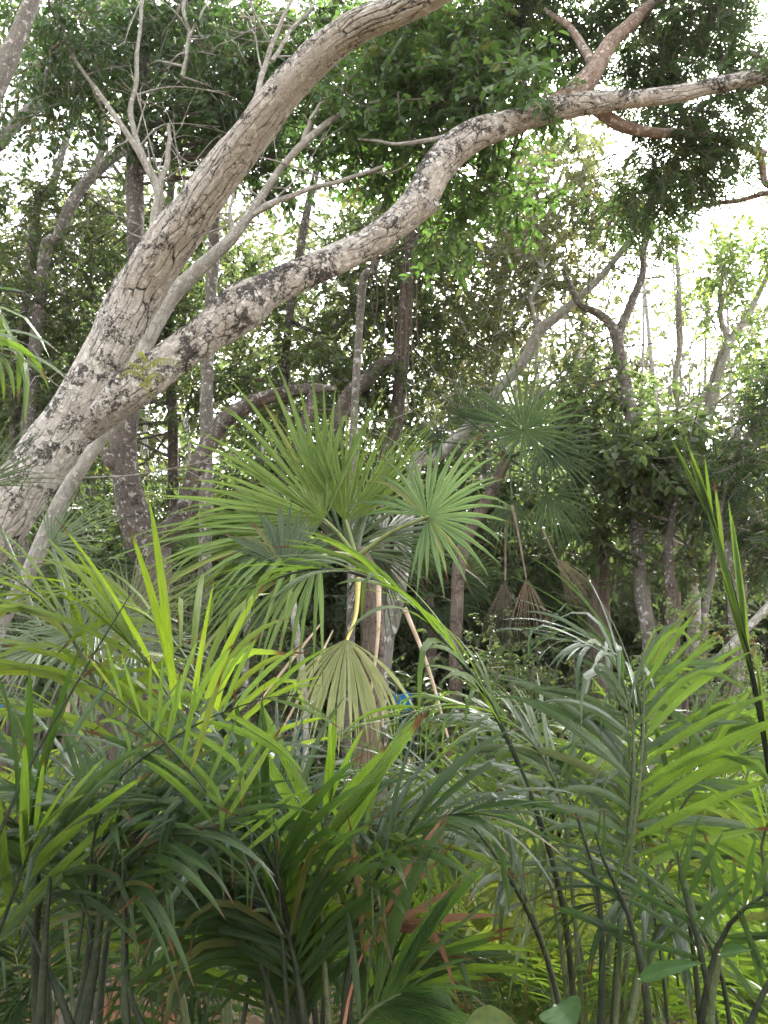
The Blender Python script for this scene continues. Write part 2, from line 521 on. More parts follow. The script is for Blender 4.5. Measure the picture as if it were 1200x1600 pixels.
def crown(mb_leaf, mb_twig, c, rad, clumps, twigs, leaf, wr=.45, per=9, r=rng, droop=-.25, spread=.25, anchor=None, feather=False, lo=0., hi=1.):
    """Leaf clumps strung on twigs, gathered round uneven centres inside an ellipsoid: gaps stay open between them."""
    rad = np.asarray(rad, float)
    cc = rand_dirs(clumps, r) * (r.uniform(.1, 1, (clumps, 1)) ** .5)
    sizes = r.uniform(.5, 1.35, clumps)
    which = r.choice(clumps, twigs, p=sizes / sizes.sum())
    off = r.normal(size=(twigs, 3)) * spread * sizes[which][:, None] ** .6
    loc = cc[which] + off
    tp = c + loc * rad
    out = nrm(off + cc[which] * .3 + r.normal(size=(twigs, 3)) * .5)
    out[:, 2] += droop
    out = nrm(out)
    tl = r.uniform(.6, 1.3, twigs) * leaf * (3.2 if not feather else 3.0)
    tone = np.clip(r.normal(.5, .2, clumps)[which] + r.normal(0, .12, twigs), 0, 1) * (hi - lo) + lo
    if mb_twig is not None:
        end = tp + out * tl[:, None]
        s = nrm(np.cross(out, rand_dirs(twigs, r)))
        w = .004 + leaf * .03
        s2 = np.cross(out, s)
        V = np.stack([tp + s * w, tp - s * w * .6 + s2 * w, tp - s * w * .6 - s2 * w, end + s * w * .4, end - s * w * .3 + s2 * w * .3, end - s * w * .3 - s2 * w * .3], 1)
        i = np.arange(twigs)[:, None] * 6
        Q = np.concatenate([i + np.array([[a, b, b + 3, a + 3]]) for a, b in ((0, 1), (1, 2), (2, 0))], 1).reshape(-1, 4)
        mb_twig.add(V.reshape(-1, 3), Q)
    if feather:
        per = 14
    k = twigs * per
    ti = np.repeat(np.arange(twigs), per)
    tt = np.tile(np.linspace(.15, 1, per), twigs)
    side = nrm(np.cross(out, np.array((0, 0, 1.)) + rand_dirs(twigs, r) * .5))[ti]
    sgn = np.where(np.tile(np.arange(per), twigs) % 2, 1., -1.)[:, None]
    pos = tp[ti] + out[ti] * (tl[ti] * tt)[:, None]
    if feather:
        pos[:, 2] -= (tl[ti] * tt ** 2) * .3
        d = out[ti] * .45 + side * sgn + r.normal(size=(k, 3)) * .12
        d[:, 2] -= .35
        n = np.cross(side, out[ti]) + r.normal(size=(k, 3)) * .3
        ln = leaf * r.uniform(.75, 1.1, k)
    else:
        d = out[ti] * .6 + side * sgn * .8 + r.normal(size=(k, 3)) * .45
        d[:, 2] -= .22
        n = np.array((0, -.25, 1.)) + r.normal(size=(k, 3)) * .75
        ln = leaf * r.uniform(.55, 1.2, k)
    leaf_cards(mb_leaf, pos, d, n, ln, wr, 0, np.clip(tone[ti] + r.normal(0, .14, k), 0, 1), .18)
    return c + cc * rad


def leaflet_shape(e, g, roll, wk, kink=0):
    """A strap leaflet one unit long leaving at elevation e, sagging by g, its blade turned by roll."""
    w = (.043, .057, .082, .115)[wk]
    n = 8
    t = np.linspace(0, 1, n)
    ang = e - g * t ** 1.3
    if kink:
        ang = ang - (0, 1.1, 1.9)[kink] * np.clip((t - (.50 + .12 * kink - .12)) * 6, 0, 1)
    ang = np.maximum(ang, -1.52)
    st = 1 / (n - 1)
    x = np.r_[0, np.cumsum(np.cos(.5 * (ang[1:] + ang[:-1])) * st)]
    z = np.r_[0, np.cumsum(np.sin(.5 * (ang[1:] + ang[:-1])) * st)]
    hw = w * .5 * np.interp(t, [0, .08, .3, .55, .8, .93, 1], [.25, .62, 1, .95, .62, .28, .02])
    nx, nz = -np.sin(ang), np.cos(ang)
    c, s = math.cos(roll), math.sin(roll)
    V, U = [], []
    for i in range(n):
        yv = np.array((nx[i] * s, c, nz[i] * s))
        nv = np.array((nx[i] * c, -s, nz[i] * c))
        p = np.array((x[i], 0, z[i]))
        V += [p - yv * hw[i] + nv * hw[i] * .28, p, p + yv * hw[i] + nv * hw[i] * .28]
        U += [(-1, t[i]), (0, t[i]), (1, t[i])]
    i = np.arange(n - 1)[:, None] * 3 + np.array([[0, 1]])
    i = i.ravel()
    return np.array(V), np.stack([i, i + 1, i + 4, i + 3], -1), np.array(U)


LCACHE = {}


def leaflet_key(d, w, droop, wk):
    h = math.hypot(d[0], d[1])
    az = math.atan2(d[1], d[0]) if h > 1e-4 else 0.
    e = math.atan2(d[2], h)
    y = np.array((-math.sin(az), math.cos(az), 0))
    n = np.cross(d, y)
    n = n if n[2] >= 0 else -n
    roll = math.atan2(float(np.dot(w, n)), float(np.dot(w, y)))
    roll = (roll + math.pi / 2) % math.pi - math.pi / 2
    return az, (int(round(e / .17)), int(np.clip(round(droop / .22), 0, 9)), int(round(roll / .26)), wk, random.choice((0, 0, 0, 0, 0, 0, 1, 2)) if droop > .3 else 0)


def frond(parent, path, r0, nl, length, mat, stalk='stalk', start=.3, normal=(0, 0, 1), alpha=(62, 22), droop=.7, lift=.1,
          wk=1, sides=(1, -1), joined=False, scat=.12, jit=6, gapfill=1.0, name='frond'):
    """A feather leaf: the stalk is the frond's own mesh, each leaflet a child that shares its shape with alike ones."""
    if nl >= 13 and wk:
        nl, wk = int(nl * 1.4), wk - 1
    org = ORIG[root_of(parent).name]
    mb = MB()
    pts = np.array([P(*q) if len(q) == 3 else q[:3] for q in path], float)
    rad = np.linspace(r0, r0 * .22, len(pts))
    tube(mb, pts, rad, 6, .05)
    pr, q = resample(pts, .02)
    T = nrm(np.gradient(pr, axis=0))
    fr = None
    if not joined:
        fr = build(name, mb, M[stalk], parent)
    N = np.asarray(normal, float)
    for sd in sides:
        for i in range(nl):
            if random.random() > gapfill * .94:
                continue
            s = start + (1 - start) * (i + .5 + .25 * random.uniform(-1, 1)) / nl
            k = min(len(pr) - 1, int(s * (len(pr) - 1)))
            u = (s - start) / (1 - start)
            tdir = T[k]
            S = np.cross(tdir, N)
            S = S / max(np.linalg.norm(S), 1e-6)
            NN = np.cross(S, tdir)
            a = math.radians(alpha[0] + (alpha[1] - alpha[0]) * u ** 1.2 + random.gauss(0, jit))
            d = math.cos(a) * tdir + math.sin(a) * sd * S + (lift + random.uniform(-scat, scat)) * NN
            d = d / np.linalg.norm(d)
            w = tdir - d * np.dot(tdir, d) + NN * random.uniform(-.35, .35)
            w = w / max(np.linalg.norm(w), 1e-6)
            ln = 1.22 * length * (.55 + .45 * math.sin(math.pi * min(1, .18 + u * .8))) * (1 - .35 * u ** 3) * random.uniform(.74, 1.14)
            az, key = leaflet_key(d, w, droop * random.uniform(.6, 1.35), wk)
            if joined:
                V, Q, U = leaflet_shape(key[0] * .17, key[1] * .22, key[2] * .26, wk, key[4])
                ca, sa = math.cos(az), math.sin(az)
                V = V @ np.array([[ca, sa, 0], [-sa, ca, 0], [0, 0, 1]]) * ln + pr[k]
                mb.add(V, Q, U, 1, np.full(len(Q), random.random()))
            else:
                ck = key + (mat,)
                if ck not in LCACHE:
                    V, Q, U = leaflet_shape(key[0] * .17, key[1] * .22, key[2] * .26, wk, key[4])
                    LCACHE[ck] = MB().add(V, Q, U).mesh('leaflet', M[mat])
                o = link('leaflet', LCACHE[ck], fr)
                o.matrix_basis = Matrix.Translation(Vector(pr[k] - org)) @ Matrix.Rotation(az, 4, 'Z') @ Matrix.Scale(ln, 4)
    if joined:
        fr = build(name, mb, [M[stalk], M[mat]], parent)
    return fr


def fan(parent, hub, axis, normal, R, mat, nseg=34, spread=100, droop=.25, split=.32, fold=.8, frm=None, stalk='stalk',
        pr=.012, separate=False, cup=.12, tipdrop=.45, gap=0.0, name='frond', bendmid=None, seed=None):
    """A fan leaf: stalk mesh as the frond, pleated segments fused near the hub and free towards their tips."""
    rr = np.random.default_rng(abs(hash((round(hub[0]), round(hub[1])))) % 100000 if seed is None else seed)
    h = P(*hub)
    ax = nrm(np.array(axis, float))
    n = np.array(normal, float)
    n = nrm(n - ax * n.dot(ax))
    side = np.cross(n, ax)
    mb = MB()
    if frm is not None:
        b = P(*frm)
        mid = .5 * (b + h) + np.array((0, 0, .06 * np.linalg.norm(h - b))) if bendmid is None else P(*bendmid)
        tube(mb, [b, mid, h + ax * .01], [pr * 1.5, pr, pr * .7], 6, .04)
    else:
        tube(mb, [h - ax * .12, h - ax * .06, h + ax * .02], [pr, pr, pr * .7], 6, .04)
    fr = build(name, mb, M[stalk], parent)
    joined = MB()
    da = 2 * math.radians(spread) / nseg
    st = np.array([0.015, .22, .42, .58, .74, .88, 1.0])
    for i in range(nseg):
        if rr.random() < gap:
            continue
        a = -math.radians(spread) + da * (i + .5) + rr.normal(0, .024)
        d = math.cos(a) * ax + math.sin(a) * side + n * (cup + rr.normal(0, .03))
        d = nrm(d)
        tang = nrm(-math.sin(a) * ax + math.cos(a) * side)
        up = np.cross(d, tang)
        up = up if up.dot(n) > 0 else -up
        Rl = R * (1 - .28 * (abs(a) / math.pi) ** 1.5) * rr.uniform(.84, 1.08)
        sp = split * rr.uniform(.88, 1.1)
        k0 = math.tan(da / 2) * 1.02
        c, p = [], h.copy()
        g = droop * rr.uniform(.75, 1.25)
        td = tipdrop * (rr.uniform(1.5, 4.0) if rr.random() < .22 else rr.uniform(.2, 1))
        last, dirn = 0, d
        for r_ in st:
            dirn = d + np.array((0, 0, -1.)) * (g * r_ ** 1.6 + td * max(0, r_ - .55) ** 1.2 * 2)
            dirn = dirn / np.linalg.norm(dirn)
            p = p + dirn * (r_ - last) * Rl
            last = r_
            c.append(p.copy())
        V, U = [], []
        for r_, q in zip(st, c):
            hw = Rl * (k0 * r_ if r_ <= sp else k0 * sp * max(.03, ((1 - r_) / (1 - sp)) ** .95))
            V += [q - tang * hw + up * hw * fold, q, q + tang * hw + up * hw * fold]
            U += [(-1, r_), (0, r_), (1, r_)]
        j = (np.arange(len(st) - 1)[:, None] * 3 + np.array([[0, 1]])).ravel()
        Q = np.stack([j, j + 1, j + 4, j + 3], -1)
        if separate:
            build('leaf_segment', MB().add(V, Q, U), M[mat], fr)
        else:
            joined.add(V, Q, U)
    if not separate:
        build('leaf_blade', joined, M[mat], fr)
    return fr


def ground_pt(x, y, d, dx=0.0, dd=0.0):
    q = P(x, y, d)
    return np.array((q[0] + dx, q[1] + dd, -.15))


def pxpath(lst):
    """[(x, y, depth, pixel half-width), ...] -> points and radii in metres."""
    return np.array([P(a, b, d) for a, b, d, w in lst]), np.array([px(w, d) for a, b, d, w in lst])


def tree(name, label, trunk, bark, limbs=(), blobs=(), leaf='leaf_mid', ll=.06, wr=.45, root=None, group=None, lump=.05, sides=14, step=.05,
         feather=False, seed=0, links=4, per=9, tone=(0, 1), dens=1.25, bare=0):
    pts, rad = pxpath(trunk)
    rad = rad * .80
    if root is not None:
        pts = np.vstack([[np.array(root)], pts])
        rad = np.r_[rad[0] * 1.25, rad]
    base = pts[0].copy()
    t = thing(name, base, label, 'tree', group)
    mb = MB()
    tp, tr = tube(mb, pts, rad, sides, step, lump, .006, seed=seed)
    build('trunk', mb, M[bark], t)
    joints = [tp]
    for j, lb in enumerate(limbs):
        q, w = pxpath(lb)
        mb = MB()
        lp, lr = tube(mb, q, w * .82, max(6, sides - 4), step, lump, .008, seed=seed + j + 1)
        build('branch', mb, M[bark], t)
        joints.append(lp)
    if bare:
        r = np.random.default_rng(seed + 900)
        bm = MB()
        allp = np.vstack(joints)
        allp = allp[allp[:, 2] > 2.8]
        for _ in range(bare):
            a = allp[r.integers(len(allp))]
            L = r.uniform(.3, 1.1)
            d = nrm(r.normal(size=3) * (1, .6, .6) + (0, 0, .55))
            m1 = a + d * L * .45 + r.normal(size=3) * L * .08
            e = a + d * L + r.normal(size=3) * L * .14
            tube(bm, [a, m1, e], [.010, .006, .002], 5, .08, .05, cap=False, seed=int(r.integers(1e6)))
            for _k in range(3):
                tq = r.uniform(.3, .9)
                q = m1 + (e - m1) * tq
                e2 = q + nrm(d + r.normal(size=3) * .8) * L * r.uniform(.25, .5)
                tube(bm, [q, .5 * (q + e2) + r.normal(size=3) * .03, e2], [.005, .0035, .0015], 4, .08, cap=False)
        build('twig', bm, M[bark], t)['kind'] = 'stuff'
    if blobs:
        allp = np.vstack(joints)
        leaves, twigs = MB(), MB()
        r = np.random.default_rng(seed + 500)
        for (cx, cy_, rx, ry, d, dr, clumps, tw) in blobs:
            ctr = P(cx, cy_, d)
            cl = crown(leaves, twigs, ctr, (px(rx * 1.1, d), dr, px(ry * 1.1, d)), int(clumps * 1.3), int(tw * dens), ll * 1.32, wr, per, r, feather=feather, lo=tone[0], hi=tone[1])
            for c in cl[:links]:
                dd = np.linalg.norm(allp - c, axis=1) + np.maximum(0, allp[:, 2] - c[2]) * 1.2
                k = int(np.argmin(dd))
                a = allp[k]
                L = np.linalg.norm(c - a)
                m1 = a + (c - a) * .4 + r.normal(size=3) * L * .10
                m2 = a + (c - a) * .75 + r.normal(size=3) * L * .10
                tube(twigs, [a, m1, m2, c], [min(.03, .008 + .007 * L), .006 + .004 * L, .008, .004], 5, .12, .03, cap=False, seed=int(r.integers(1e6)))
        build('twig', twigs, M['twig' if bark not in ('ash_bark',) else 'ash_bark'], t)['kind'] = 'stuff'
        build('crown', leaves, M[leaf], t)['kind'] = 'stuff'
    return t


# ------------------------------------------------------------------ ground and far forest
g = MB()
n = 90
gx, gy = np.meshgrid(np.linspace(-1, 1, n), np.linspace(-1, 1, n))
gx, gy = np.sign(gx) * np.abs(gx) ** 2.2 * 220, np.sign(gy) * np.abs(gy) ** 2.2 * 220
gz = .05 * np.sin(gx * .9) * np.cos(gy * .7) + .03 * np.sin(gx * 2.1 + gy * 1.7) - .06
i = (np.arange(n - 1)[:, None] * n + np.arange(n - 1)[None]).ravel()
g.add(np.stack([gx, gy, gz], -1).reshape(-1, 3), np.stack([i, i + 1, i + n + 1, i + n], -1))
go = build('ground', g, plain_mat('forest_floor', (.055, .042, .028), (.12, .09, .058), 3, .95, .1, .02))
go['kind'] = 'structure'

mb = MB()
k = 16000
lp = np.stack([rng.uniform(-7, 7, k), rng.uniform(2.5, 14, k), np.zeros(k)], 1)
lp[:, 2] = .05 * np.sin(lp[:, 0] * .9) * np.cos(lp[:, 1] * .7) + .03 * np.sin(lp[:, 0] * 2.1 + lp[:, 1] * 1.7) - .06 + rng.uniform(.008, .06, k)
dd = rand_dirs(k, rng)
dd[:, 2] *= .25
leaf_cards(mb, lp, dd, np.array((0, 0, 1.)) + rng.normal(size=(k, 3)) * .3, rng.uniform(.05, .13, k), .5, 0, rng.random(k))
o = build('leaf_litter', mb, M['litter'])
o['kind'] = 'stuff'

# far-off wood that reads as one mass, plus low undergrowth between the trunks
def mass(name, spots, leaf, ll, seed, tone=(0, 1), wr=.5, per=9):
    r = np.random.default_rng(seed)
    a, b = MB(), MB()
    for (cx, cy_, rx, ry, d, dr, clumps, tw) in spots:
        crown(a, b, P(cx, cy_, d), (px(rx, d), dr, px(ry, d)), clumps, tw, ll, wr, per, r, lo=tone[0], hi=tone[1])
    a.n = a.n
    both = MB()
    off = 0
    for src, mi in ((a, 0), (b, 1)):
        for V, Q, U, T, o_ in zip(src.V, src.Q, src.U, src.T, np.r_[0, np.cumsum([len(v) for v in src.V])[:-1]]):
            both.add(V, Q - o_, U, mi, T)
    o = build(name, both, [M[leaf], M['twig']])
    o['kind'] = 'stuff'
    return o


mass('distant_woods', [(x, 760 + 130 * math.sin(x * .013), 190, 260, 22 + 2 * math.sin(x), 2.0, 30, 640) for x in range(-700, 1950, 170)]
     + [(x, 1060, 200, 160, 20, 2.0, 26, 620) for x in range(-700, 1950, 180)]
     + [(x, 420, 170, 200, 24, 2.0, 16, 260) for x in (-500, -300, -80, 120, 330, 520)], 'leaf_olive', .25, 21, (0, .6))
mass('undergrowth', [(x, 940 + 40 * math.sin(x * .02), 150, 170, 13 + 1.2 * math.sin(x * .7), 1.4, 34, 1000) for x in range(-330, 1560, 120)]
     + [(x, 800, 120, 110, 12.5, 1.0, 16, 330) for x in (620, 720, 820, 480, 380)] + [(x, 1190, 150, 110, 10.5 + math.sin(x), 1.2, 20, 420) for x in range(-300, 1500, 130)], 'leaf_mid', .125, 22, (0, .6))

# ------------------------------------------------------------------ the big leaning tree
hero_root = P(-420, 1330, 6.6)
hero_root[2] = -.2
hero = thing('leaning_tree', hero_root, 'big pale leaning tree with black patched cracked bark, forking into two long limbs', 'tree')
pts, rad = pxpath([(-150, 1000, 6.3, 54), (-5, 822, 6.1, 52), (72, 712, 6.0, 50), (128, 628, 5.95, 49), (172, 545, 5.9, 46), (215, 460, 5.8, 47),
                   (262, 385, 5.6, 44), (335, 285, 5.3, 40), (420, 178, 5.0, 35), (480, 108, 4.8, 33), (548, 50, 4.6, 30), (630, 10, 4.4, 29),
                   (720, -35, 4.2, 27), (850, -110, 4.0, 24)])
mb = MB()
tube(mb, np.vstack([[hero_root], pts]), np.r_[rad[0] * 1.2, rad] * .82, 150, .0105, .035, .012, seed=3)
trunk = build('trunk', mb, M['hero_bark'], hero)
pts, rad = pxpath([(90, 700, 6.02, 26), (160, 645, 5.94, 33), (225, 603, 5.9, 34), (290, 553, 5.9, 34), (340, 515, 5.9, 36), (380, 485, 5.9, 41), (425, 452, 5.95, 31),
                   (510, 408, 6.05, 29), (585, 368, 6.1, 28), (645, 322, 6.15, 30), (690, 255, 6.2, 31), (740, 212, 6.2, 27), (815, 186, 6.2, 22),
                   (880, 165, 6.2, 25), (945, 157, 6.2, 18), (1050, 148, 6.1, 15), (1130, 133, 6.0, 14), (1220, 118, 5.9, 13), (1330, 95, 5.8, 11)])
mb = MB()
tube(mb, pts, rad * .84, 96, .011, .05, .012, seed=9)
build('limb', mb, M['limb_bark'], hero)
for lst, b, sd in (
        ([(860, 172, 6.2, 20), (915, 128, 6.2, 18), (940, 92, 6.25, 15), (968, 52, 6.3, 13), (1010, 15, 6.4, 11), (1060, -40, 6.5, 9)], 'red_bark', 21),
        ([(925, 100, 6.22, 9), (910, 72, 6.3, 8), (885, 38, 6.4, 6), (850, 15, 6.5, 4)], 'red_bark', 22),
        ([(905, 150, 6.2, 12), (945, 178, 6.3, 12), (990, 203, 6.4, 11), (1050, 208, 6.6, 8), (1120, 215, 6.8, 7), (1195, 238, 7.0, 6)], 'red_bark', 23),
        ([(1185, 230, 7.0, 6), (1195, 280, 7.1, 6), (1205, 300, 7.1, 5), (1120, 318, 7.3, 4), (1080, 325, 7.4, 3)], 'red_bark', 25),
        ([(655, 335, 6.15, 13), (672, 326, 6.1, 9), (682, 318, 6.05, 7)], 'hero_bark', 26),
        ([(735, 200, 6.15, 5), (780, 185, 6.3, 4), (690, 215, 6.5, 4), (620, 225, 6.7, 3), (560, 215, 6.9, 2)], 'ash_bark', 27)):
    q, w = pxpath(lst)
    mb = MB()
    tube(mb, q, w, 18, .03, .05, .006, seed=sd)
    build('branch' if sd != 26 else 'branch_stub', mb, M[b], hero)
lv, tw = MB(), MB()
r = np.random.default_rng(91)
for s in [(820, 10, 110, 55, 6.8, .5, 14, 170), (900, 40, 70, 45, 6.9, .5, 8, 90), (1010, 60, 110, 60, 6.8, .5, 16, 210), (1130, 60, 100, 60, 6.6, .5, 14, 180),
          (1150, 180, 90, 50, 6.7, .5, 10, 110), (1040, 270, 95, 60, 7.0, .5, 14, 200), (1120, 260, 70, 50, 7.1, .5, 8, 90), (960, -20, 240, 40, 6.6, .6, 16, 230),
          (900, 110, 130, 70, 8.0, .5, 12, 120), (1090, 90, 130, 80, 8.0, .5, 14, 150), (760, 60, 80, 60, 7.6, .5, 8, 80), (1000, 320, 70, 40, 7.4, .4, 6, 60), (1040, 130, 80, 30, 7.2, .4, 8, 80), (1190, 130, 40, 30, 5.9, .3, 4, 35), (1060, 210, 60, 25, 6.9, .3, 5, 50)]:
    crown(lv, tw, P(*s[:2], s[4]), (px(s[2], s[4]), s[5], px(s[3], s[4])), s[6] * 2, int(s[7] * 1.15), .070, .27, 14, r, feather=True)
for q in ((-.6, 1.2, 6.6), (.9, 1.0, 6.9), (-2.2, .6, 6.4), (.2, -.4, 6.5), (-1.6, -1.0, 6.2)):  # out-of-view clumps and boughs above the camera, added to shade the foreground
    crown(lv, tw, np.array(q), (1.1, .9, .6), 16, 200, .075, .34, 14, r, feather=True)
    a = P(850, -110, 4.0)
    tube(tw, [a, .6 * a + .4 * np.array(q) + (0, 0, .3), np.array(q)], [.07, .04, .012], 8, .1, .05)
build('twig', tw, M['twig'], hero)['kind'] = 'stuff'
build('crown', lv, M['leaf_feather'], hero)['kind'] = 'stuff'

# small ferns in the fork
ft = thing('small_fern', P(225, 590, 5.6), 'small yellow-green fern growing in the fork of the big pale leaning tree', 'fern')
mb = MB()
for (fx, fy, ex, ey) in ((225, 580, 262, 565), (228, 590, 200, 572), (225, 592, 252, 596), (222, 596, 238, 622), (230, 575, 215, 555), (235, 570, 282, 572), (220, 585, 186, 592)):
    a, b = P(fx, fy, 5.62), P(ex, ey, 5.5)
    t = np.linspace(.1, 1, 18)
    p = a + (b - a) * t[:, None]
    p[:, 2] += .03 * np.sin(t * 3)
    dv = nrm(b - a)
    sd = nrm(np.cross(dv, (0, -1, .3)))
    leaf_cards(mb, p, dv * .4 + sd * np.where(np.arange(18) % 2, 1, -1)[:, None], np.tile((0, -1, .4), (18, 1)), .05 * (1 - t * .6), .35, 0, rng.random(18))
build('frond', mb, M['fern'], ft)['kind'] = 'stuff'

# ------------------------------------------------------------------ the other trees
tree('forked_tree', 'thin ashen tree of several bare stems rising behind the big leaning trunk', [(-20, 1040, 6.9, 15), (40, 900, 6.9, 15), (92, 790, 6.9, 15), (150, 700, 6.9, 15), (200, 630, 6.9, 16), (225, 545, 6.9, 17), (262, 470, 6.9, 18), (300, 430, 6.9, 16), (362, 372, 6.9, 12),
     (402, 318, 6.9, 10), (440, 262, 6.9, 8), (480, 218, 6.9, 8), (535, 175, 6.9, 5), (592, 157, 6.9, 3)], 'ash_bark',
     [[(225, 500, 6.95, 11), (243, 340, 7.0, 11), (248, 300, 7.0, 11), (222, 245, 7.0, 8), (190, 195, 7.0, 6), (160, 150, 7.0, 5), (110, 80, 7.0, 3), (90, 10, 7.0, 2)],
      [(246, 300, 7.0, 8), (262, 250, 7.0, 6), (265, 195, 7.0, 4)],
      [(224, 245, 7.0, 7), (206, 190, 7.0, 6), (212, 120, 7.0, 5), (216, 60, 7.0, 4), (226, -20, 7.0, 3)],
      [(380, 345, 6.9, 9), (420, 320, 6.9, 7), (480, 297, 6.9, 5), (540, 280, 6.9, 5), (600, 258, 6.9, 3)],
      [(472, 225, 6.9, 6), (485, 190, 6.9, 5), (505, 160, 6.9, 4), (540, 142, 6.9, 3)],
      [(365, 370, 6.9, 6), (360, 330, 6.9, 4), (368, 270, 6.9, 4)],
      [(390, 180, 6.2, 6), (412, 110, 6.3, 6), (430, 60, 6.3, 5), (445, 20, 6.3, 4), (470, -30, 6.3, 3)],
      [(425, 95, 6.3, 5), (455, 50, 6.4, 4), (490, 5, 6.4, 3)],
      [(285, 120, 7.2, 5), (295, 60, 7.2, 4), (287, 10, 7.2, 4), (290, -40, 7.2, 3)],
      [(293, 62, 7.2, 4), (310, 30, 7.2, 3), (325, 0, 7.2, 2)]],
     [(130, 80, 90, 60, 7.6, .6, 12, 150), (250, 60, 110, 60, 7.8, .6, 14, 190), (330, 150, 70, 60, 7.8, .5, 9, 110), (180, 190, 110, 60, 7.8, .5, 9, 100), (300, 20, 120, 40, 8, .5, 12, 160), (60, 150, 60, 50, 8, .5, 7, 70)],
     'leaf_dark', .058, .55, root=ground_pt(-70, 1200, 6.7), bare=45, seed=100, lump=.04, links=5)
tree('broken_limb_tree', 'dark rough trunk with a broken horizontal limb, left of the fan palm', [(238, 900, 7.6, 34), (235, 860, 7.6, 36), (212, 800, 7.6, 31), (192, 715, 7.6, 28), (198, 640, 7.6, 26), (207, 540, 7.7, 23),
     (213, 430, 7.8, 20), (210, 330, 7.9, 18), (216, 200, 8.0, 15), (224, 90, 8.1, 12), (230, -40, 8.2, 9)], 'dark_bark',
     [[(240, 850, 7.6, 28), (275, 815, 7.55, 24), (300, 760, 7.5, 19), (325, 695, 7.45, 17), (362, 652, 7.4, 15), (405, 624, 7.4, 13), (450, 611, 7.4, 12), (492, 606, 7.4, 10), (523, 606, 7.4, 5)],
      [(488, 612, 7.4, 8), (482, 645, 7.4, 10), (470, 680, 7.4, 9), (456, 715, 7.4, 5)],
      [(192, 735, 7.6, 16), (168, 720, 7.5, 12), (158, 700, 7.5, 6)]],
     [(400, 120, 70, 80, 7.6, .6, 12, 160), (350, 220, 60, 50, 7.9, .5, 8, 90), (470, 100, 60, 60, 7.8, .5, 8, 90), (540, 200, 60, 70, 7.7, .5, 9, 110), (440, 260, 60, 40, 8, .5, 6, 60)],
     'leaf_dark', .060, .55, root=ground_pt(245, 1100, 7.6), seed=200, lump=.08, sides=24, links=4)
tree('leafy_tree', 'leafy tree of dark glossy leaves filling the space between the two big limbs', [(560, 520, 8.2, 8), (585, 420, 8.0, 8), (600, 330, 7.8, 7), (640, 220, 7.5, 6), (690, 120, 7.3, 5), (730, 40, 7.3, 4)], 'grey_bark',
     [[(615, 290, 7.7, 5), (560, 240, 7.6, 4), (500, 190, 7.6, 3)], [(640, 220, 7.5, 4), (720, 230, 7.4, 3), (790, 280, 7.4, 3)]],
     [(620, 110, 90, 70, 7.0, .5, 14, 230), (690, 150, 80, 80, 6.9, .5, 14, 230), (600, 220, 80, 60, 7.2, .5, 10, 140), (760, 120, 70, 70, 6.8, .5, 10, 130), (700, 260, 80, 60, 7.2, .5, 10, 130),
      (780, 60, 80, 50, 7, .5, 9, 110), (740, 330, 80, 60, 7.6, .5, 10, 120), (640, 40, 90, 50, 7.3, .5, 10, 150), (820, 130, 35, 60, 6.2, .25, 7, 50), (560, 60, 70, 60, 7.6, .5, 9, 120), (690, 60, 80, 50, 7.6, .5, 10, 140)],
     'leaf_glossy', .072, .52, root=ground_pt(540, 900, 8.4), seed=300, tone=(.1, 1), dens=.85)
tree('mossy_trunk_tree', 'thick grey trunk leaning in at the top left corner', [(-95, 330, 5.8, 26), (-40, 200, 5.8, 24), (5, 105, 5.8, 23), (32, 45, 5.8, 20), (58, -20, 5.8, 18), (90, -120, 5.8, 15)], 'grey_bark', (),
     [(80, 20, 80, 50, 6.6, .5, 9, 80)], 'leaf_dark', .058, .5, root=ground_pt(-260, 700, 5.9), seed=400, lump=.06, sides=24)
G = 'slender grey trunks of the back row'
tree('slender_tree', 'curved grey trunk rising to the right in the bright gap at upper left', [(-60, 330, 9, 15), (0, 222, 9, 14), (48, 172, 9, 14), (95, 150, 9, 12), (140, 125, 9, 10), (210, 95, 9, 8)], 'grey_bark',
     [[(40, 180, 9, 7), (60, 150, 9, 6), (70, 110, 9, 4)]], [(40, 90, 80, 50, 9.4, .6, 8, 80), (10, 300, 40, 40, 10, .6, 4, 24)], 'leaf_mid', .06, .5, root=ground_pt(-140, 700, 9), group=G, seed=500, bare=30)
tree('slender_tree', 'bare leaning grey stem crossing the bright gap behind the forked ashen tree', [(50, 380, 10, 9), (80, 300, 10, 9), (105, 215, 10, 8), (135, 140, 10, 7), (150, 60, 10, 5), (160, -30, 10, 4)], 'grey_bark', (),
     [(30, 360, 70, 70, 10, .7, 10, 110), (100, 350, 60, 50, 10.5, .7, 8, 70)], 'leaf_mid', .062, .5, root=ground_pt(10, 800, 10), group=G, seed=510, bare=35)
tree('slender_tree', 'grey trunk bending up from the left behind the big leaning tree', [(60, 470, 9.5, 13), (92, 370, 9.5, 13), (125, 300, 9.5, 12), (165, 255, 9.5, 11), (205, 225, 9.5, 8), (270, 150, 9.5, 6)], 'grey_bark',
     [[(150, 270, 9.5, 8), (160, 220, 9.5, 7), (158, 170, 9.5, 5)]],
     [(60, 470, 90, 80, 9.6, .7, 14, 190), (130, 400, 60, 60, 9.8, .6, 8, 90), (30, 580, 90, 80, 9.8, .8, 14, 180), (150, 300, 60, 40, 10, .5, 6, 45), (110, 640, 90, 60, 10, .7, 10, 140), (290, 320, 50, 50, 10, .6, 6, 50)],
     'leaf_mid', .062, .5, root=ground_pt(40, 900, 9.5), group=G, seed=520, bare=30)
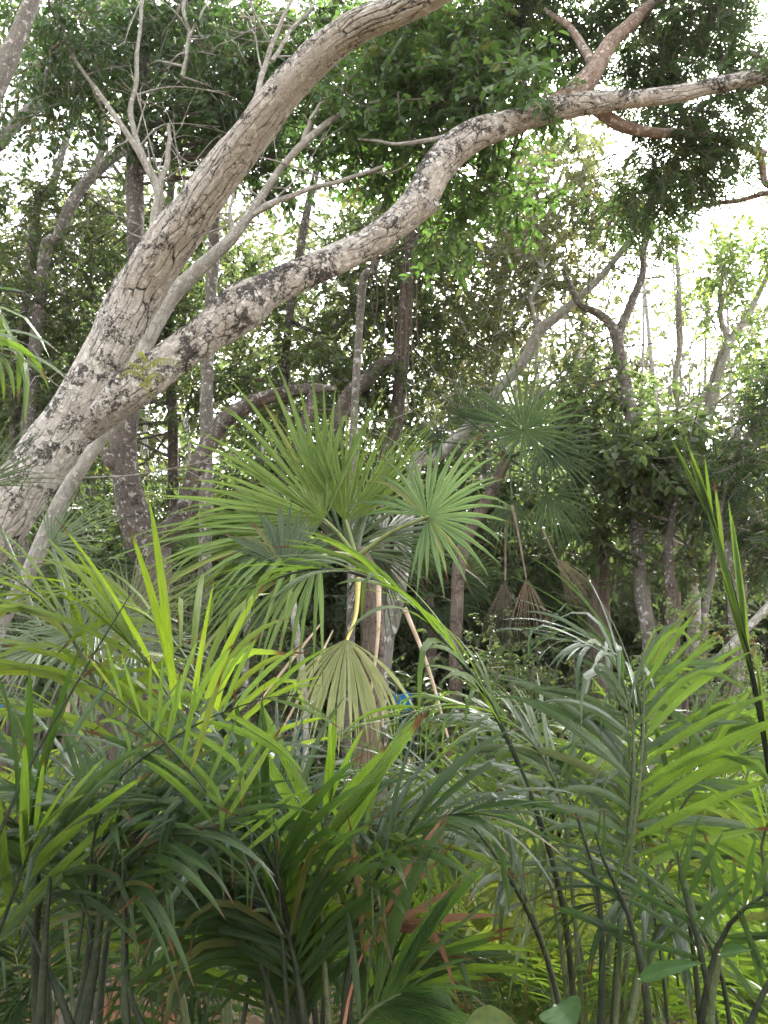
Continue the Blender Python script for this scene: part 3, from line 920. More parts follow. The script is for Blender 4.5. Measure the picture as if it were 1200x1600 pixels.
tree('slender_tree', 'thin dark stem standing between the limbs of the big leaning tree', [(440, 700, 11, 9), (445, 600, 11, 9), (452, 500, 11, 9), (468, 400, 11, 9), (482, 320, 11, 8), (500, 240, 11, 7), (515, 160, 11, 5)], 'dark_bark',
     [[(520, 520, 11, 6), (548, 480, 11, 5), (552, 430, 11, 4), (590, 410, 11, 3)], [(452, 500, 11, 5), (500, 520, 11, 4), (545, 490, 11, 3)]],
     [(400, 430, 60, 60, 11, .7, 9, 110), (430, 540, 80, 70, 11.4, .8, 12, 170), (520, 380, 60, 50, 11.4, .7, 7, 60), (340, 600, 80, 60, 11.6, .8, 12, 170), (520, 560, 60, 50, 11, .7, 7, 70)],
     'leaf_mid', .07, .48, root=ground_pt(440, 1000, 11), group=G, seed=530)
tree('vine_draped_tree', 'dark trunk hung with dry vines, above the centre of the fan palm', [(600, 760, 10, 13), (615, 690, 10, 14), (626, 600, 10, 15), (632, 500, 10, 15), (640, 420, 10, 15), (646, 350, 10, 12), (655, 260, 10, 10)], 'dark_bark',
     [[(520, 700, 9.6, 17), (540, 630, 9.6, 17), (585, 580, 9.7, 14), (620, 555, 9.9, 11)]],
     [(590, 470, 80, 70, 10.4, .7, 12, 150), (560, 620, 80, 60, 10.4, .7, 12, 150), (680, 430, 70, 60, 10.6, .7, 9, 90), (700, 540, 70, 60, 10.8, .7, 9, 90), (610, 360, 70, 60, 10.6, .7, 9, 90), (480, 650, 80, 50, 10.8, .7, 10, 120)],
     'leaf_mid', .068, .5, root=ground_pt(590, 1100, 10), seed=540)
tree('canopy_tree', 'tall olive leaved tree whose loose crown fills the view under the lower big limb', [(760, 800, 12.5, 9), (765, 650, 12.5, 9), (775, 520, 12.5, 8), (790, 400, 12.5, 7), (800, 280, 12.5, 5)], 'grey_bark',
     [[(775, 520, 12.5, 6), (720, 440, 12.5, 5), (690, 360, 12.5, 4)], [(785, 430, 12.5, 6), (850, 350, 12.5, 5), (880, 260, 12.5, 4)]],
     [(870, 250, 90, 80, 12, .9, 12, 130), (800, 330, 80, 70, 12, .9, 9, 80), (920, 370, 60, 50, 12.4, .9, 6, 40), (740, 400, 90, 70, 12, .9, 12, 130), (680, 340, 80, 70, 12.2, .9, 12, 130), (620, 290, 70, 60, 12, .9, 9, 90),
      (700, 490, 90, 70, 12, .9, 12, 120), (560, 480, 60, 50, 12.4, .8, 8, 70), (720, 590, 90, 60, 12.4, .9, 12, 120)],
     'leaf_olive', .085, .52, root=ground_pt(760, 1100, 12.5), seed=620, bare=60)
tree('canopy_tree', 'tall dark tree closing the view behind the top of the forked ashen stems', [(270, 800, 11.5, 11), (268, 600, 11.5, 11), (262, 420, 11.5, 10), (270, 250, 11.5, 8), (290, 120, 11.5, 6)], 'dark_bark',
     [[(262, 400, 11.5, 6), (200, 300, 11.5, 5), (170, 240, 11.5, 4)], [(270, 260, 11.5, 6), (360, 200, 11.5, 5), (420, 170, 11.5, 4)]],
     [(60, 50, 90, 70, 11, .9, 10, 100), (170, 60, 90, 70, 11, .9, 12, 130), (260, 150, 80, 80, 11, .9, 12, 140), (350, 60, 90, 70, 11, .9, 12, 140), (430, 190, 70, 70, 11, .9, 10, 120), (500, 60, 90, 70, 11, .9, 12, 140), (580, 150, 70, 60, 11, .9, 10, 110),
      (330, 230, 60, 60, 11, .8, 8, 80), (200, 340, 60, 70, 11.4, .8, 9, 90), (280, 400, 60, 60, 11.4, .8, 9, 100), (160, 480, 90, 80, 11.4, .9, 12, 150), (40, 540, 90, 90, 11.4, .9, 12, 150), (280, 520, 70, 70, 11.6, .8, 10, 120), (100, 650, 110, 70, 11.6, .9, 12, 150), (-20, 660, 60, 80, 11, .9, 9, 100)],
     'leaf_mid', .085, .55, root=ground_pt(270, 1100, 11.5), seed=640)
vt = bpy.data.objects['vine_draped_tree']
for k in range(10):
    x0 = random.uniform(570, 672)
    y0 = random.uniform(350, 480)
    y1 = y0 + random.uniform(90, 260)
    mb = MB()
    d0 = random.uniform(9.6, 9.85)
    tube(mb, [P(x0, y0, d0), P(x0 + random.uniform(-9, 9), .5 * (y0 + y1), d0), P(x0 + random.uniform(-14, 10), y1, d0)], [.006, .009, .003], 5, .15, .1)
    build('vine', mb, M['vine'], vt)
tree('slender_tree', 'slender pale trunk leaning up to the right over the dark fan palms', [(640, 760, 9.2, 11), (672, 722, 9.2, 11), (728, 670, 9.2, 11), (780, 610, 9.2, 11), (818, 565, 9.2, 11), (842, 520, 9.2, 11), (885, 482, 9.2, 9), (930, 442, 9.2, 8), (972, 392, 9.2, 7), (1012, 335, 9.2, 5)],
     'ash_bark', [[(735, 668, 9.2, 5), (790, 650, 9.2, 4), (840, 620, 9.3, 3), (900, 560, 9.4, 2)], [(842, 520, 9.2, 5), (830, 470, 9.3, 4), (850, 420, 9.4, 3)]],
     [(830, 420, 80, 60, 9.8, .7, 10, 110), (900, 380, 70, 60, 10, .7, 9, 100), (780, 500, 60, 50, 10, .6, 7, 60), (860, 300, 70, 60, 10, .7, 9, 100), (790, 400, 60, 60, 10.4, .7, 8, 80), (940, 320, 60, 60, 10, .6, 8, 90), (900, 560, 50, 40, 10, .6, 5, 30)],
     'leaf_olive', .062, .5, root=ground_pt(560, 1000, 9.2), group=G, seed=550, bare=40)
tree('slender_tree', 'straight spotted trunk forking into a Y, right of the dark fan palms', [(1018, 1040, 8.6, 16), (1006, 940, 8.6, 14), (998, 840, 8.6, 13), (990, 740, 8.6, 12), (982, 640, 8.6, 12), (975, 580, 8.6, 12), (964, 525, 8.6, 12), (950, 500, 8.6, 9), (925, 484, 8.6, 8), (905, 474, 8.6, 7), (880, 420, 8.7, 5)],
     'grey_bark', [[(964, 530, 8.6, 10), (982, 485, 8.6, 9), (1000, 440, 8.6, 8), (1008, 385, 8.6, 7), (1018, 330, 8.7, 5), (1010, 270, 8.8, 4)]],
     [(960, 620, 70, 60, 8.9, .6, 9, 100), (920, 690, 60, 50, 9, .6, 8, 80), (1050, 320, 50, 40, 9, .5, 5, 35), (1000, 700, 60, 50, 9.2, .6, 8, 80), (880, 640, 60, 50, 9.4, .6, 7, 60), (990, 400, 45, 40, 9.2, .5, 4, 24), (920, 540, 45, 40, 9.2, .5, 4, 26)],
     'leaf_mid', .06, .55, root=ground_pt(1030, 1250, 8.6), group=G, seed=560, bare=35)
tree('light_leaved_tree', 'light green tree with three pale stems against the bright sky at right', [(1085, 720, 10, 12), (1108, 640, 10, 13), (1122, 580, 10, 12), (1138, 540, 10, 10), (1170, 490, 10, 7), (1200, 430, 10, 5)], 'ash_bark',
     [[(1080, 700, 10, 9), (1088, 640, 10, 7), (1112, 600, 10, 6)], [(1068, 670, 10.5, 7), (1055, 600, 10.5, 6), (1062, 530, 10.5, 6), (1060, 440, 10.5, 5), (1056, 380, 10.5, 3)], [(1138, 540, 10, 7), (1125, 480, 10, 5), (1130, 420, 10, 4)]],
     [(1150, 450, 50, 60, 9.6, .6, 8, 80), (1180, 560, 50, 60, 9.6, .6, 8, 80), (1130, 400, 45, 40, 9.8, .5, 5, 36), (1080, 470, 40, 40, 10.4, .5, 4, 24), (1190, 400, 40, 40, 9.6, .5, 5, 40), (1060, 610, 50, 50, 10.6, .6, 6, 50), (1195, 640, 40, 60, 9.4, .6, 7, 70)],
     'leaf_lime', .07, .5, root=ground_pt(1075, 1100, 10), seed=570, bare=60, dens=.85)
tree('bushy_tree', 'dark bushy tree with drooping feathery foliage at the right edge', [(1150, 1000, 7.6, 12), (1140, 860, 7.6, 12), (1128, 800, 7.6, 8), (1150, 720, 7.6, 8), (1190, 640, 7.6, 6)], 'grey_bark', (),
     [(1180, 720, 60, 80, 7.4, .4, 10, 150), (1190, 820, 55, 70, 7.4, .4, 8, 120), (1200, 630, 40, 50, 7.4, .4, 6, 60)], 'leaf_feather', .05, .26, root=ground_pt(1160, 1200, 7.6), seed=580, feather=True)
tree('dark_leaved_tree', 'low dark glossy leaved tree under the Y shaped trunk', [(1050, 1000, 8.2, 9), (1045, 880, 8.2, 9), (1055, 780, 8.2, 7), (1060, 700, 8.2, 5)], 'dark_bark', (),
     [(1000, 720, 60, 45, 8.3, .5, 9, 120), (1070, 700, 60, 40, 8.2, .5, 9, 120), (950, 760, 60, 50, 8.6, .5, 9, 110), (1080, 770, 60, 50, 8.4, .5, 9, 110), (920, 840, 60, 50, 9, .5, 8, 90), (1060, 850, 60, 60, 9, .5, 8, 90)],
     'leaf_mid', .080, .55, root=ground_pt(1055, 1200, 8.2), seed=590, dens=.8)
for k, (lab, trunk, bark) in enumerate((
        ('bare dark stem just left of the straight spotted trunk', [(920, 1120, 11, 9), (915, 980, 11, 9), (905, 860, 11, 8), (900, 720, 11, 7), (905, 600, 11, 5)], 'dark_bark'),
        ('thin crooked grey stem beside the tall green palm spear', [(1100, 1000, 8.4, 7), (1112, 900, 8.4, 7), (1124, 820, 8.4, 6), (1135, 740, 8.4, 5), (1160, 640, 8.4, 4)], 'grey_bark'),
        ('spotted pale stem leaning behind the trunk of the fan palm', [(600, 1050, 7, 8), (618, 980, 7, 8), (632, 900, 7, 8), (640, 820, 7.2, 7), (655, 720, 7.4, 5)], 'grey_bark'),
        ('pale spotted leaning pole low at the right edge', [(1020, 1150, 6.8, 8), (1080, 1080, 6.8, 8), (1140, 1010, 6.8, 8), (1190, 960, 6.8, 8), (1260, 880, 6.8, 8)], 'ash_bark'),
        ('thin pale stem left of the yellowing fan leaf', [(478, 1150, 7.4, 6), (470, 1040, 7.4, 7), (460, 960, 7.4, 7), (455, 880, 7.4, 6)], 'ash_bark'),
        ('straight thin stem among the palms left of centre', [(385, 1200, 7.6, 8), (384, 1060, 7.6, 8), (386, 960, 7.6, 7), (392, 850, 7.7, 6)], 'grey_bark'))):
    tree('bare_stem', lab, trunk, bark, root=ground_pt(trunk[0][0], 1200, trunk[0][2]), group='bare stems among the palms', seed=700 + k, sides=10)

# ------------------------------------------------------------------ fan palms
def fan_palm(label, base, trunk, bark='palm_bark', group='fan palms', lump=.08):
    pts, rad = pxpath(trunk)
    base = np.array((pts[0][0], pts[0][1], -.1)) if base is None else np.array(base)
    t = thing('fan_palm', base, label, 'palm tree', group)
    mb = MB()
    tube(mb, np.vstack([[base], pts]), np.r_[rad[0] * 1.15, rad], 20, .03, lump, .004, seed=int(trunk[0][0]) % 97)
    build('trunk', mb, M[bark], t)
    return t


cp = fan_palm('bright green fan palm with a yellowing hanging leaf and dead skirt in the centre', None,
              [(572, 1330, 5.05, 21), (575, 1200, 5.05, 20), (578, 1080, 5.05, 19), (582, 980, 5.05, 19), (575, 900, 5.05, 17), (560, 860, 5.02, 11)])
crn = (556, 872, 5.0)
CF = dict(frm=crn, separate=True, nseg=30, split=.40, fold=.6, stalk='stalk_fan')
fan(cp, (508, 812, 4.9), (-.80, .08, .58), (.02, -1, .3), 1.02, 'fan', spread=76, droop=.10, **CF)
fan(cp, (668, 808, 4.72), (.75, -.15, .45), (-.05, -1, .4), .54, 'fan_star', spread=138, droop=.32, **CF)
fan(cp, (474, 838, 4.8), (-.95, -.15, -.02), (-.1, -.7, .75), 1.0, 'fan', spread=80, droop=.45, tipdrop=.5, **CF)
fan(cp, (540, 815, 5.0), (.14, .05, 1), (.45, -1, .2), .72, 'fan', spread=62, droop=.08, **CF)
fan(cp, (500, 868, 4.72), (-.85, -.2, -.42), (-.35, -.7, .6), 1.0, 'fan', spread=72, droop=.55, tipdrop=.7, **CF)
fan(cp, (542, 998, 4.55), (-.04, -.02, -1), (0, -1, .2), .55, 'fan_yellow', nseg=30, spread=64, droop=1.5, split=.55, fold=.35, cup=.12, frm=(560, 905, 4.9), stalk='stalk_yellow', bendmid=(556, 960, 4.7), separate=True, pr=.011)
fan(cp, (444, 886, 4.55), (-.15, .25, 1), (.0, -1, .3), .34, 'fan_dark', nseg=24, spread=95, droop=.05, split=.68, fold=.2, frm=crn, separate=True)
fan(cp, (572, 806, 5.1), (.45, .3, .9), (-.9, -.5, .2), .78, 'fan', nseg=34, spread=60, droop=.1, frm=crn)
fan(cp, (500, 812, 5.15), (-.95, .35, .22), (.1, -.6, .8), .86, 'fan', nseg=36, spread=75, droop=.25, frm=crn)
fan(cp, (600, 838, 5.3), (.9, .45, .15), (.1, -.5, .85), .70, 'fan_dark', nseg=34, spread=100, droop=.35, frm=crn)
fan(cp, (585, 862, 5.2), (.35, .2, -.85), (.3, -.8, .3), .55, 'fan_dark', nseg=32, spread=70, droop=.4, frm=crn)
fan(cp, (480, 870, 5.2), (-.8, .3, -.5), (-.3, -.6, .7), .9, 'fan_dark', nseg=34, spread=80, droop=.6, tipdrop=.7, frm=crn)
fan(cp, (540, 860, 5.1), (.1, .6, 1), (0, -1, .4), .6, 'fan_grey', nseg=34, spread=110, droop=.2, frm=crn)
for (hx, hy, d, R, sp_, mt, f0) in ((575, 1112, 4.75, .50, 24, 'fan_dead', (592, 915, 4.85)), (598, 1130, 4.8, .46, 16, 'fan_brown', None), (700, 1150, 4.95, .55, 13, 'fan_dead', (632, 950, 4.95)),
                                    (545, 1240, 4.9, 1.0, 12, 'fan_dead', None), (640, 1220, 5.1, 1.0, 14, 'fan_dead', None), (690, 1290, 5.0, .9, 14, 'fan_dead', None), (580, 1330, 4.8, .85, 15, 'fan_brown', None), (735, 1250, 5.1, .9, 10, 'fan_dead', None)):
    fan(cp, (hx, hy, d), (.03, -.02, -1), (random.uniform(-.4, .4), -1, 0), R, mt, nseg=20, spread=sp_, droop=.1, split=.5, fold=.9, frm=f0, stalk='stalk_tan', pr=.010 if f0 else .007,
        bendmid=None if not f0 else ((590, 1000, 4.8) if hx < 600 else (668, 1040, 4.95)), cup=.05, name='dead_frond', gap=.1)
for (x0, y0, x1, y1) in ((520, 985, 430, 1160), (505, 970, 395, 1110)):
    mb = MB()
    tube(mb, [P(x0, y0, 4.9), P(.5 * (x0 + x1) + 8, .5 * (y0 + y1) - 12, 4.7), P(x1, y1, 4.6)], [.004, .009, .003], 5, .05)
    build('dead_leaf_strip', mb, M['stalk_tan'], cp)

kp = fan_palm('dark green fan palm with star shaped leaves behind the leaning pale trunk', None,
              [(712, 1080, 8, 10), (714, 960, 8, 10), (722, 860, 8, 10), (760, 780, 8, 9), (790, 720, 8, 8)])
kc = (795, 715, 8)
fan(kp, (818, 672, 7.8), (.3, -.1, 1), (0, -1, .2), .74, 'fan_star', nseg=38, spread=172, droop=.1, frm=kc)
fan(kp, (728, 655, 7.9), (-.1, 0, 1), (.3, -1, .3), .42, 'fan_dark', nseg=30, spread=95, droop=.1, frm=kc)
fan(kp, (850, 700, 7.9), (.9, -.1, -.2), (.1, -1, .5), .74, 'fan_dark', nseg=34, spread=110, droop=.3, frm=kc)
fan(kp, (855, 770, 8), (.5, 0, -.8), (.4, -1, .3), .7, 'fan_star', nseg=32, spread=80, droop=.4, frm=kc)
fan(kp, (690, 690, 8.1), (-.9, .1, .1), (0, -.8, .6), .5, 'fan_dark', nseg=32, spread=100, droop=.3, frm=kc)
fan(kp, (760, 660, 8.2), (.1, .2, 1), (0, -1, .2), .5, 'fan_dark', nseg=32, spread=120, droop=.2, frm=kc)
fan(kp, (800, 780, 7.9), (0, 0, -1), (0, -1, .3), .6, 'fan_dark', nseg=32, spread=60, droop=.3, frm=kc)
fan(kp, (868, 872, 7.8), (.55, -.1, -.6), (.5, -1, .3), .58, 'fan_dead', nseg=34, spread=40, droop=1.0, split=.24, gap=.12, frm=(830, 800, 7.9), stalk='vine', name='dead_frond')
fan(kp, (822, 902, 7.8), (.05, -.1, -1), (.2, -1, 0), .68, 'fan_dead', nseg=34, spread=30, droop=.5, fold=.9, split=.24, gap=.12, frm=(800, 790, 7.9), stalk='vine', name='dead_frond')
fan(kp, (790, 905, 7.9), (-.15, 0, -1), (-.3, -1, 0), .7, 'fan_brown', nseg=34, spread=24, droop=.5, fold=.9, split=.24, gap=.12, frm=(790, 790, 7.9), stalk='vine', name='dead_frond')

k2 = fan_palm('shaggy fan palm with brown dead leaves hanging along its trunk, right of centre', None, [(942, 1120, 9.2, 15), (940, 1000, 9.2, 17), (938, 900, 9.2, 16), (940, 830, 9.2, 10)])
for (hx, hy, ax, mt, R) in ((940, 810, (-.3, -.2, .9), 'fan_dark', .55), (900, 830, (-.9, -.1, .1), 'fan_dark', .6), (980, 830, (.9, -.1, .1), 'fan_dark', .6), (930, 860, (-.2, -.3, -1), 'fan_brown', .7), (955, 880, (.2, -.3, -1), 'fan_brown', .75), (912, 890, (-.3, -.2, -1), 'fan_brown', .6), (930, 970, (0, -.2, -1), 'fan_brown', .7), (955, 985, (.1, -.2, -1), 'fan_brown', .6)):
    dead = mt == 'fan_brown'
    fan(k2, (hx, hy, 9.0), ax, (0, -1, .35), R, mt, nseg=28, spread=28 if dead else 100, droop=.35, fold=.9 if dead else .7, split=.1 if dead else .3, gap=.12 if dead else .04, seed=int(hx * 7 + hy), frm=(940, 850, 9.2), stalk='vine' if dead else 'stalk', name='dead_frond' if dead else 'frond')
k3 = fan_palm('brown shaggy fan palm at the right behind the tall green spear', None, [(1150, 1120, 9, 16), (1152, 1000, 9, 17), (1148, 880, 9, 15), (1150, 760, 9, 11)])
for (hx, hy, ax, mt, R) in ((1150, 740, (0, -.3, 1), 'fan_dark', .6), (1100, 770, (-.9, -.2, .0), 'fan_dark', .6), (1195, 770, (.9, -.2, 0), 'fan_dark', .6), (1140, 820, (-.2, -.3, -1), 'fan_brown', .7), (1165, 850, (.2, -.3, -1), 'fan_brown', .75), (1120, 870, (-.5, -.3, -1), 'fan_brown', .6), (1150, 960, (.1, -.3, -1), 'fan_brown', .7)):
    dead = mt == 'fan_brown'
    fan(k3, (hx, hy, 8.8), ax, (0, -1, .35), R, mt, nseg=28, spread=28 if dead else 100, droop=.35, fold=.9 if dead else .7, split=.1 if dead else .3, gap=.12 if dead else .04, seed=int(hx * 7 + hy), frm=(1150, 780, 9), stalk='vine' if dead else 'stalk', name='dead_frond' if dead else 'frond')
k4 = fan_palm('shaggy fan palm with a brown skirt standing behind the Y shaped trunk', None, [(1050, 1120, 10.5, 13), (1048, 980, 10.5, 14), (1046, 860, 10.5, 12), (1046, 800, 10.5, 8)])
for (hx, hy, ax, mt, R) in ((1046, 790, (-.5, -.3, .8), 'fan_dark', .6), (1080, 800, (.9, -.1, .2), 'fan_dark', .6), (1035, 830, (-.2, -.2, -1), 'fan_brown', .8), (1058, 830, (.2, -.2, -1), 'fan_brown', .8), (1046, 880, (0, -.3, -1), 'fan_brown', .9)):
    dead = mt == 'fan_brown'
    fan(k4, (hx, hy, 10.3), ax, (0, -1, .35), R, mt, nseg=28, spread=28 if dead else 100, droop=.3, fold=.9 if dead else .7, split=.1 if dead else .3, gap=.12 if dead else .04, seed=int(hx * 7 + hy), frm=(1046, 820, 10.5), stalk='vine' if dead else 'stalk', name='dead_frond' if dead else 'frond')

for k, (x, y, d, lab) in enumerate(((672, 930, 10.5, 'small dark fan palm low between the trunks, right of the central palm stem'), (868, 985, 11.5, 'dim fan palm low behind the hanging dead leaves'),
                                    (1012, 900, 11.8, 'dim fan palm behind the straight spotted trunk'), (300, 905, 10, 'dim fan palm below the curved broken limb'))):
    kk = fan_palm(lab, None, [(x, y + 160, d, 8), (x + 3, y + 60, d, 8), (x, y, d, 6)])
    for m in range(8):
        a = m * .82 + random.uniform(-.3, .3)
        fan(kk, (x + 60 * math.sin(a), y - 25 * math.cos(a) - 12, d - .25), (math.sin(a), -.2, .75 * math.cos(a)), (0, -1, .4), .55, 'fan_dark', nseg=28, spread=85, droop=.4, frm=(x, y, d), seed=k * 20 + m)
for k in range(26):
    x = random.choice((random.uniform(600, 1220), random.uniform(600, 1220), random.uniform(-60, 420)))
    d = random.uniform(11.5, 17)
    y1 = random.uniform(330, 640)
    lean = random.uniform(-70, 70)
    w = random.uniform(3.5, 6)
    tree('thin_tree', 'thin pale trunk far back among the forest leaves', [(x, 1120, d, w), (x + lean * .3, 900, d, w), (x + lean * .45 + random.uniform(-14, 14), 720, d, w * .9), (x + lean, y1, d, w * .5)], random.choice(('ash_bark', 'grey_bark')),
         [[(x + lean * .5, 720, d, w * .6), (x + lean * .5 + random.uniform(-60, 60), 600, d, w * .4), (x + lean * .5 + random.uniform(-90, 90), 480, d, w * .25)]], root=ground_pt(x, 1200, d), group='thin pale trunks far back in the forest', seed=900 + k, sides=8, step=.12, bare=8)

lp_ = fan_palm('grey green fan palm with a thick scaly trunk and drooping leaves at the left', None, [(150, 1480, 4.9, 40), (140, 1350, 4.9, 38), (150, 1230, 4.9, 36), (160, 1120, 4.9, 33), (150, 1040, 4.9, 20)], 'dark_bark', lump=.06)
lc = (150, 1035, 4.9)
for (hub, ax, nn, R, mt, sp_, dr, frm) in (
        ((78, 852, 5.3), (.85, .1, .5), (-.35, -.8, .6), .55, 'fan_grey', 85, .15, (120, 1020, 5)),
        ((150, 985, 4.8), (.1, -.3, -.3), (0, -.5, 1), .7, 'fan_grey', 120, .8, lc), ((210, 1010, 4.7), (.75, -.3, -.35), (.2, -.6, .8), .6, 'fan_grey', 75, .8, lc),
        ((235, 1085, 4.6), (.15, -.1, -1), (.3, -1, .1), .55, 'fan_grey', 38, .3, lc), ((275, 1100, 4.7), (.2, 0, -1), (-.3, -1, .1), .6, 'fan_grey', 30, .3, lc), ((70, 1010, 4.7), (-.8, -.3, -.3), (-.2, -.6, .8), .65, 'fan_grey', 80, .7, lc), ((120, 1000, 5.2), (-.2, .4, .7), (0, -1, .5), .6, 'fan_grey', 110, .2, lc),
        ((200, 960, 5.2), (.6, .4, .6), (-.2, -.9, .5), .6, 'fan_grey', 90, .25, lc), ((-35, 760, 5.2), (.35, 0, 1), (.2, -1, .2), .55, 'fan_grey', 70, .1, (60, 980, 5.1))):
    fan(lp_, hub, ax, nn, R, mt, nseg=34, spread=sp_, droop=dr, tipdrop=.5, frm=frm, fold=.45)
for (hx, hy, R, mt) in ((118, 1100, .5, 'fan_dead'), (185, 1110, .45, 'fan_brown'), (105, 1130, .6, 'fan_dead'), (230, 1180, .6, 'fan_dead'), (285, 1150, .7, 'fan_dead'), (95, 1400, .6, 'fan_brown'), (210, 1400, .6, 'fan_brown'), (262, 1250, .6, 'fan_dead')):
    fan(lp_, (hx, hy, 4.72), (.03, -.05, -1), (random.uniform(-.5, .5), -1, 0), R, mt, nseg=18, spread=13, droop=.1, fold=.9, stalk='stalk_tan', name='dead_frond')
for x, y0 in ((45, 1500), (78, 1490), (165, 1520), (182, 1500), (235, 1490), (268, 1485), (255, 1510), (700, 1540), (808, 1560), (790, 1550), (835, 1555)):
    mb = MB()
    d0 = random.uniform(4.1, 4.5)
    b = P(x, 1640, d0)
    tube(mb, [b, P(x + random.uniform(-6, 6), .5 * (y0 + 1640), d0), P(x + random.uniform(-8, 8), y0, d0)], [.02, .018, .008], 7, .04, .1)
    o = build('dead_leaf_stalk', mb, M['stalk_red'], lp_ if x < 400 else cp)

tp_ = fan_palm('tall fan palm high among the leaves behind the upper big limb', (P(330, 900, 8.6)[0], 8.6, -.1), [(325, 560, 8.6, 10), (335, 380, 8.6, 10), (342, 240, 8.6, 10), (345, 150, 8.6, 9)], 'grey_bark')
for (hub, ax, sp_, dr) in (((318, 130, 8.4), (-.8, -.3, .4), 90, .4), ((365, 110, 8.3), (.6, -.4, .6), 100, .3), ((345, 100, 8.5), (0, -.3, 1), 90, .2), ((290, 195, 8.2), (-.1, -.3, -1), 45, .5), ((330, 210, 8.2), (.3, -.3, -1), 50, .5), ((395, 150, 8.3), (.8, -.3, -.2), 80, .6), ((465, 40, 8), (.3, -.3, .8), 60, .3), ((450, 95, 8), (.1, -.3, -.9), 45, .5), ((690, 45, 7.8), (.3, -.3, -.5), 50, .5)):
    fan(tp_, hub, ax, (0, -1, .4), .55, 'fan', nseg=30, spread=sp_, droop=dr, frm=(345, 160, 8.6) if hub[0] < 420 else (560, 20, 8.2) if hub[0] > 600 else None, fold=.5)

# ------------------------------------------------------------------ feather palms of the foreground
GP = 'feather leaved palms of the undergrowth'


def palm(label, x, d, group=GP):
    q = P(x, 1300, d)
    return thing('feather_palm', (q[0], d, -.08), label, 'palm', group)


def cane(parent, pts, r=.012, mat='stalk'):
    mb = MB()
    p = [P(*q) for q in pts]
    tube(mb, p, np.linspace(r, r * .25, len(p)), 8, .03, .02)
    return build('cane', mb, M[mat], parent)


A = palm('bright yellow-green feather palm arching at the left', 330, 2.7)
frond(A, [(360, 1650, 2.7), (350, 1420, 2.7), (322, 1240, 2.65), (262, 1085, 2.6), (180, 975, 2.5)], .009, 9, .50, 'lf_bright', start=.58, normal=(.1, -.9, .3), alpha=(24, 8), droop=.30, wk=0)
frond(A, [(350, 1650, 2.8), (352, 1330, 2.8), (330, 1120, 2.75), (260, 990, 2.7), (150, 925, 2.6), (30, 930, 2.5)], .009, 18, .40, 'lf_bright', start=.42, normal=(.1, -.5, .9), alpha=(58, 14), droop=.9, wk=0)
frond(A, [(300, 1640, 2.6), (230, 1290, 2.55), (140, 1050, 2.5), (60, 930, 2.4), (-50, 870, 2.3)], .009, 20, .38, 'lf_bright', start=.36, normal=(.1, -.5, .9), alpha=(55, 16), droop=1.0, wk=0)
frond(A, [(440, 1460, 1.6), (345, 1270, 1.6), (275, 1180, 1.58), (195, 1100, 1.55), (130, 1062, 1.5)], .0028, 13, .15, 'lf_mid', stalk='stalk_dark', start=.25, normal=(0, -1, .15), alpha=(80, 12), droop=.08, wk=2, sides=(1,), lift=.05)
frond(A, [(120, 1500, 1.7), (165, 1250, 1.7), (285, 1145, 1.65), (400, 1095, 1.6), (470, 1085, 1.6)], .003, 9, .18, 'lf_mid', stalk='stalk_dark', start=.5, normal=(0, -1, .25), alpha=(60, 20), droop=.5, wk=1)
cane(A, [(-30, 1370, 1.6), (45, 1200, 1.6), (130, 1050, 1.6), (206, 925, 1.6)], .0038, 'stalk_dark')
frond(A, [(120, 1640, 2.9), (90, 1350, 2.9), (40, 1190, 2.8), (-60, 1120, 2.7)], .007, 22, .36, 'lf_bright', start=.35, normal=(0, -.3, 1), alpha=(62, 18), droop=.9, wk=0)
frond(A, [(250, 1640, 3.1), (200, 1350, 3.1), (150, 1180, 3.0), (60, 1110, 2.9), (-30, 1130, 2.8)], .007, 22, .38, 'lf_mid', start=.35, normal=(0, -.3, 1), alpha=(62, 18), droop=.9, wk=0)

Dp = palm('feather palm with one long leaf arching across the middle over the fan palm trunk', 900, 2.4)
frond(Dp, [(905, 1660, 2.5), (880, 1420, 2.45), (832, 1250, 2.4), (762, 1092, 2.35), (700, 1010, 2.3), (630, 932, 2.25), (560, 897, 2.2), (480, 890, 2.15), (390, 920, 2.1)], .009, 15, .30, 'lf_mid', stalk='stalk_dark', start=.50, normal=(.1, -.45, 1), alpha=(36, 12), droop=.9, wk=1)
frond(Dp, [(900, 1660, 2.6), (840, 1450, 2.6), (770, 1310, 2.55), (690, 1240, 2.5), (600, 1220, 2.4), (500, 1240, 2.3)], .008, 22, .34, 'lf_blue', start=.35, normal=(.1, -.3, 1), alpha=(58, 18), droop=1.0, wk=1)
frond(Dp, [(915, 1660, 2.8), (895, 1400, 2.8), (870, 1230, 2.8), (800, 1130, 2.8), (700, 1100, 2.8), (600, 1130, 2.7)], .008, 24, .36, 'lf_mid', start=.38, normal=(.1, -.3, 1), alpha=(58, 18), droop=.9, wk=0)
frond(Dp, [(880, 1660, 2.5), (850, 1480, 2.5), (800, 1360, 2.45), (740, 1290, 2.4), (640, 1270, 2.3)], .008, 18, .32, 'lf_mid', start=.35, normal=(.1, -.4, 1), alpha=(58, 18), droop=.9, wk=1)
frond(Dp, [(890, 1660, 2.2), (855, 1500, 2.2), (795, 1370, 2.15), (720, 1270, 2.1), (660, 1220, 2.0)], .007, 12, .24, 'lf_dark', stalk='stalk_dark', start=.45, normal=(.1, -.5, 1), alpha=(55, 18), droop=1.1, wk=1)

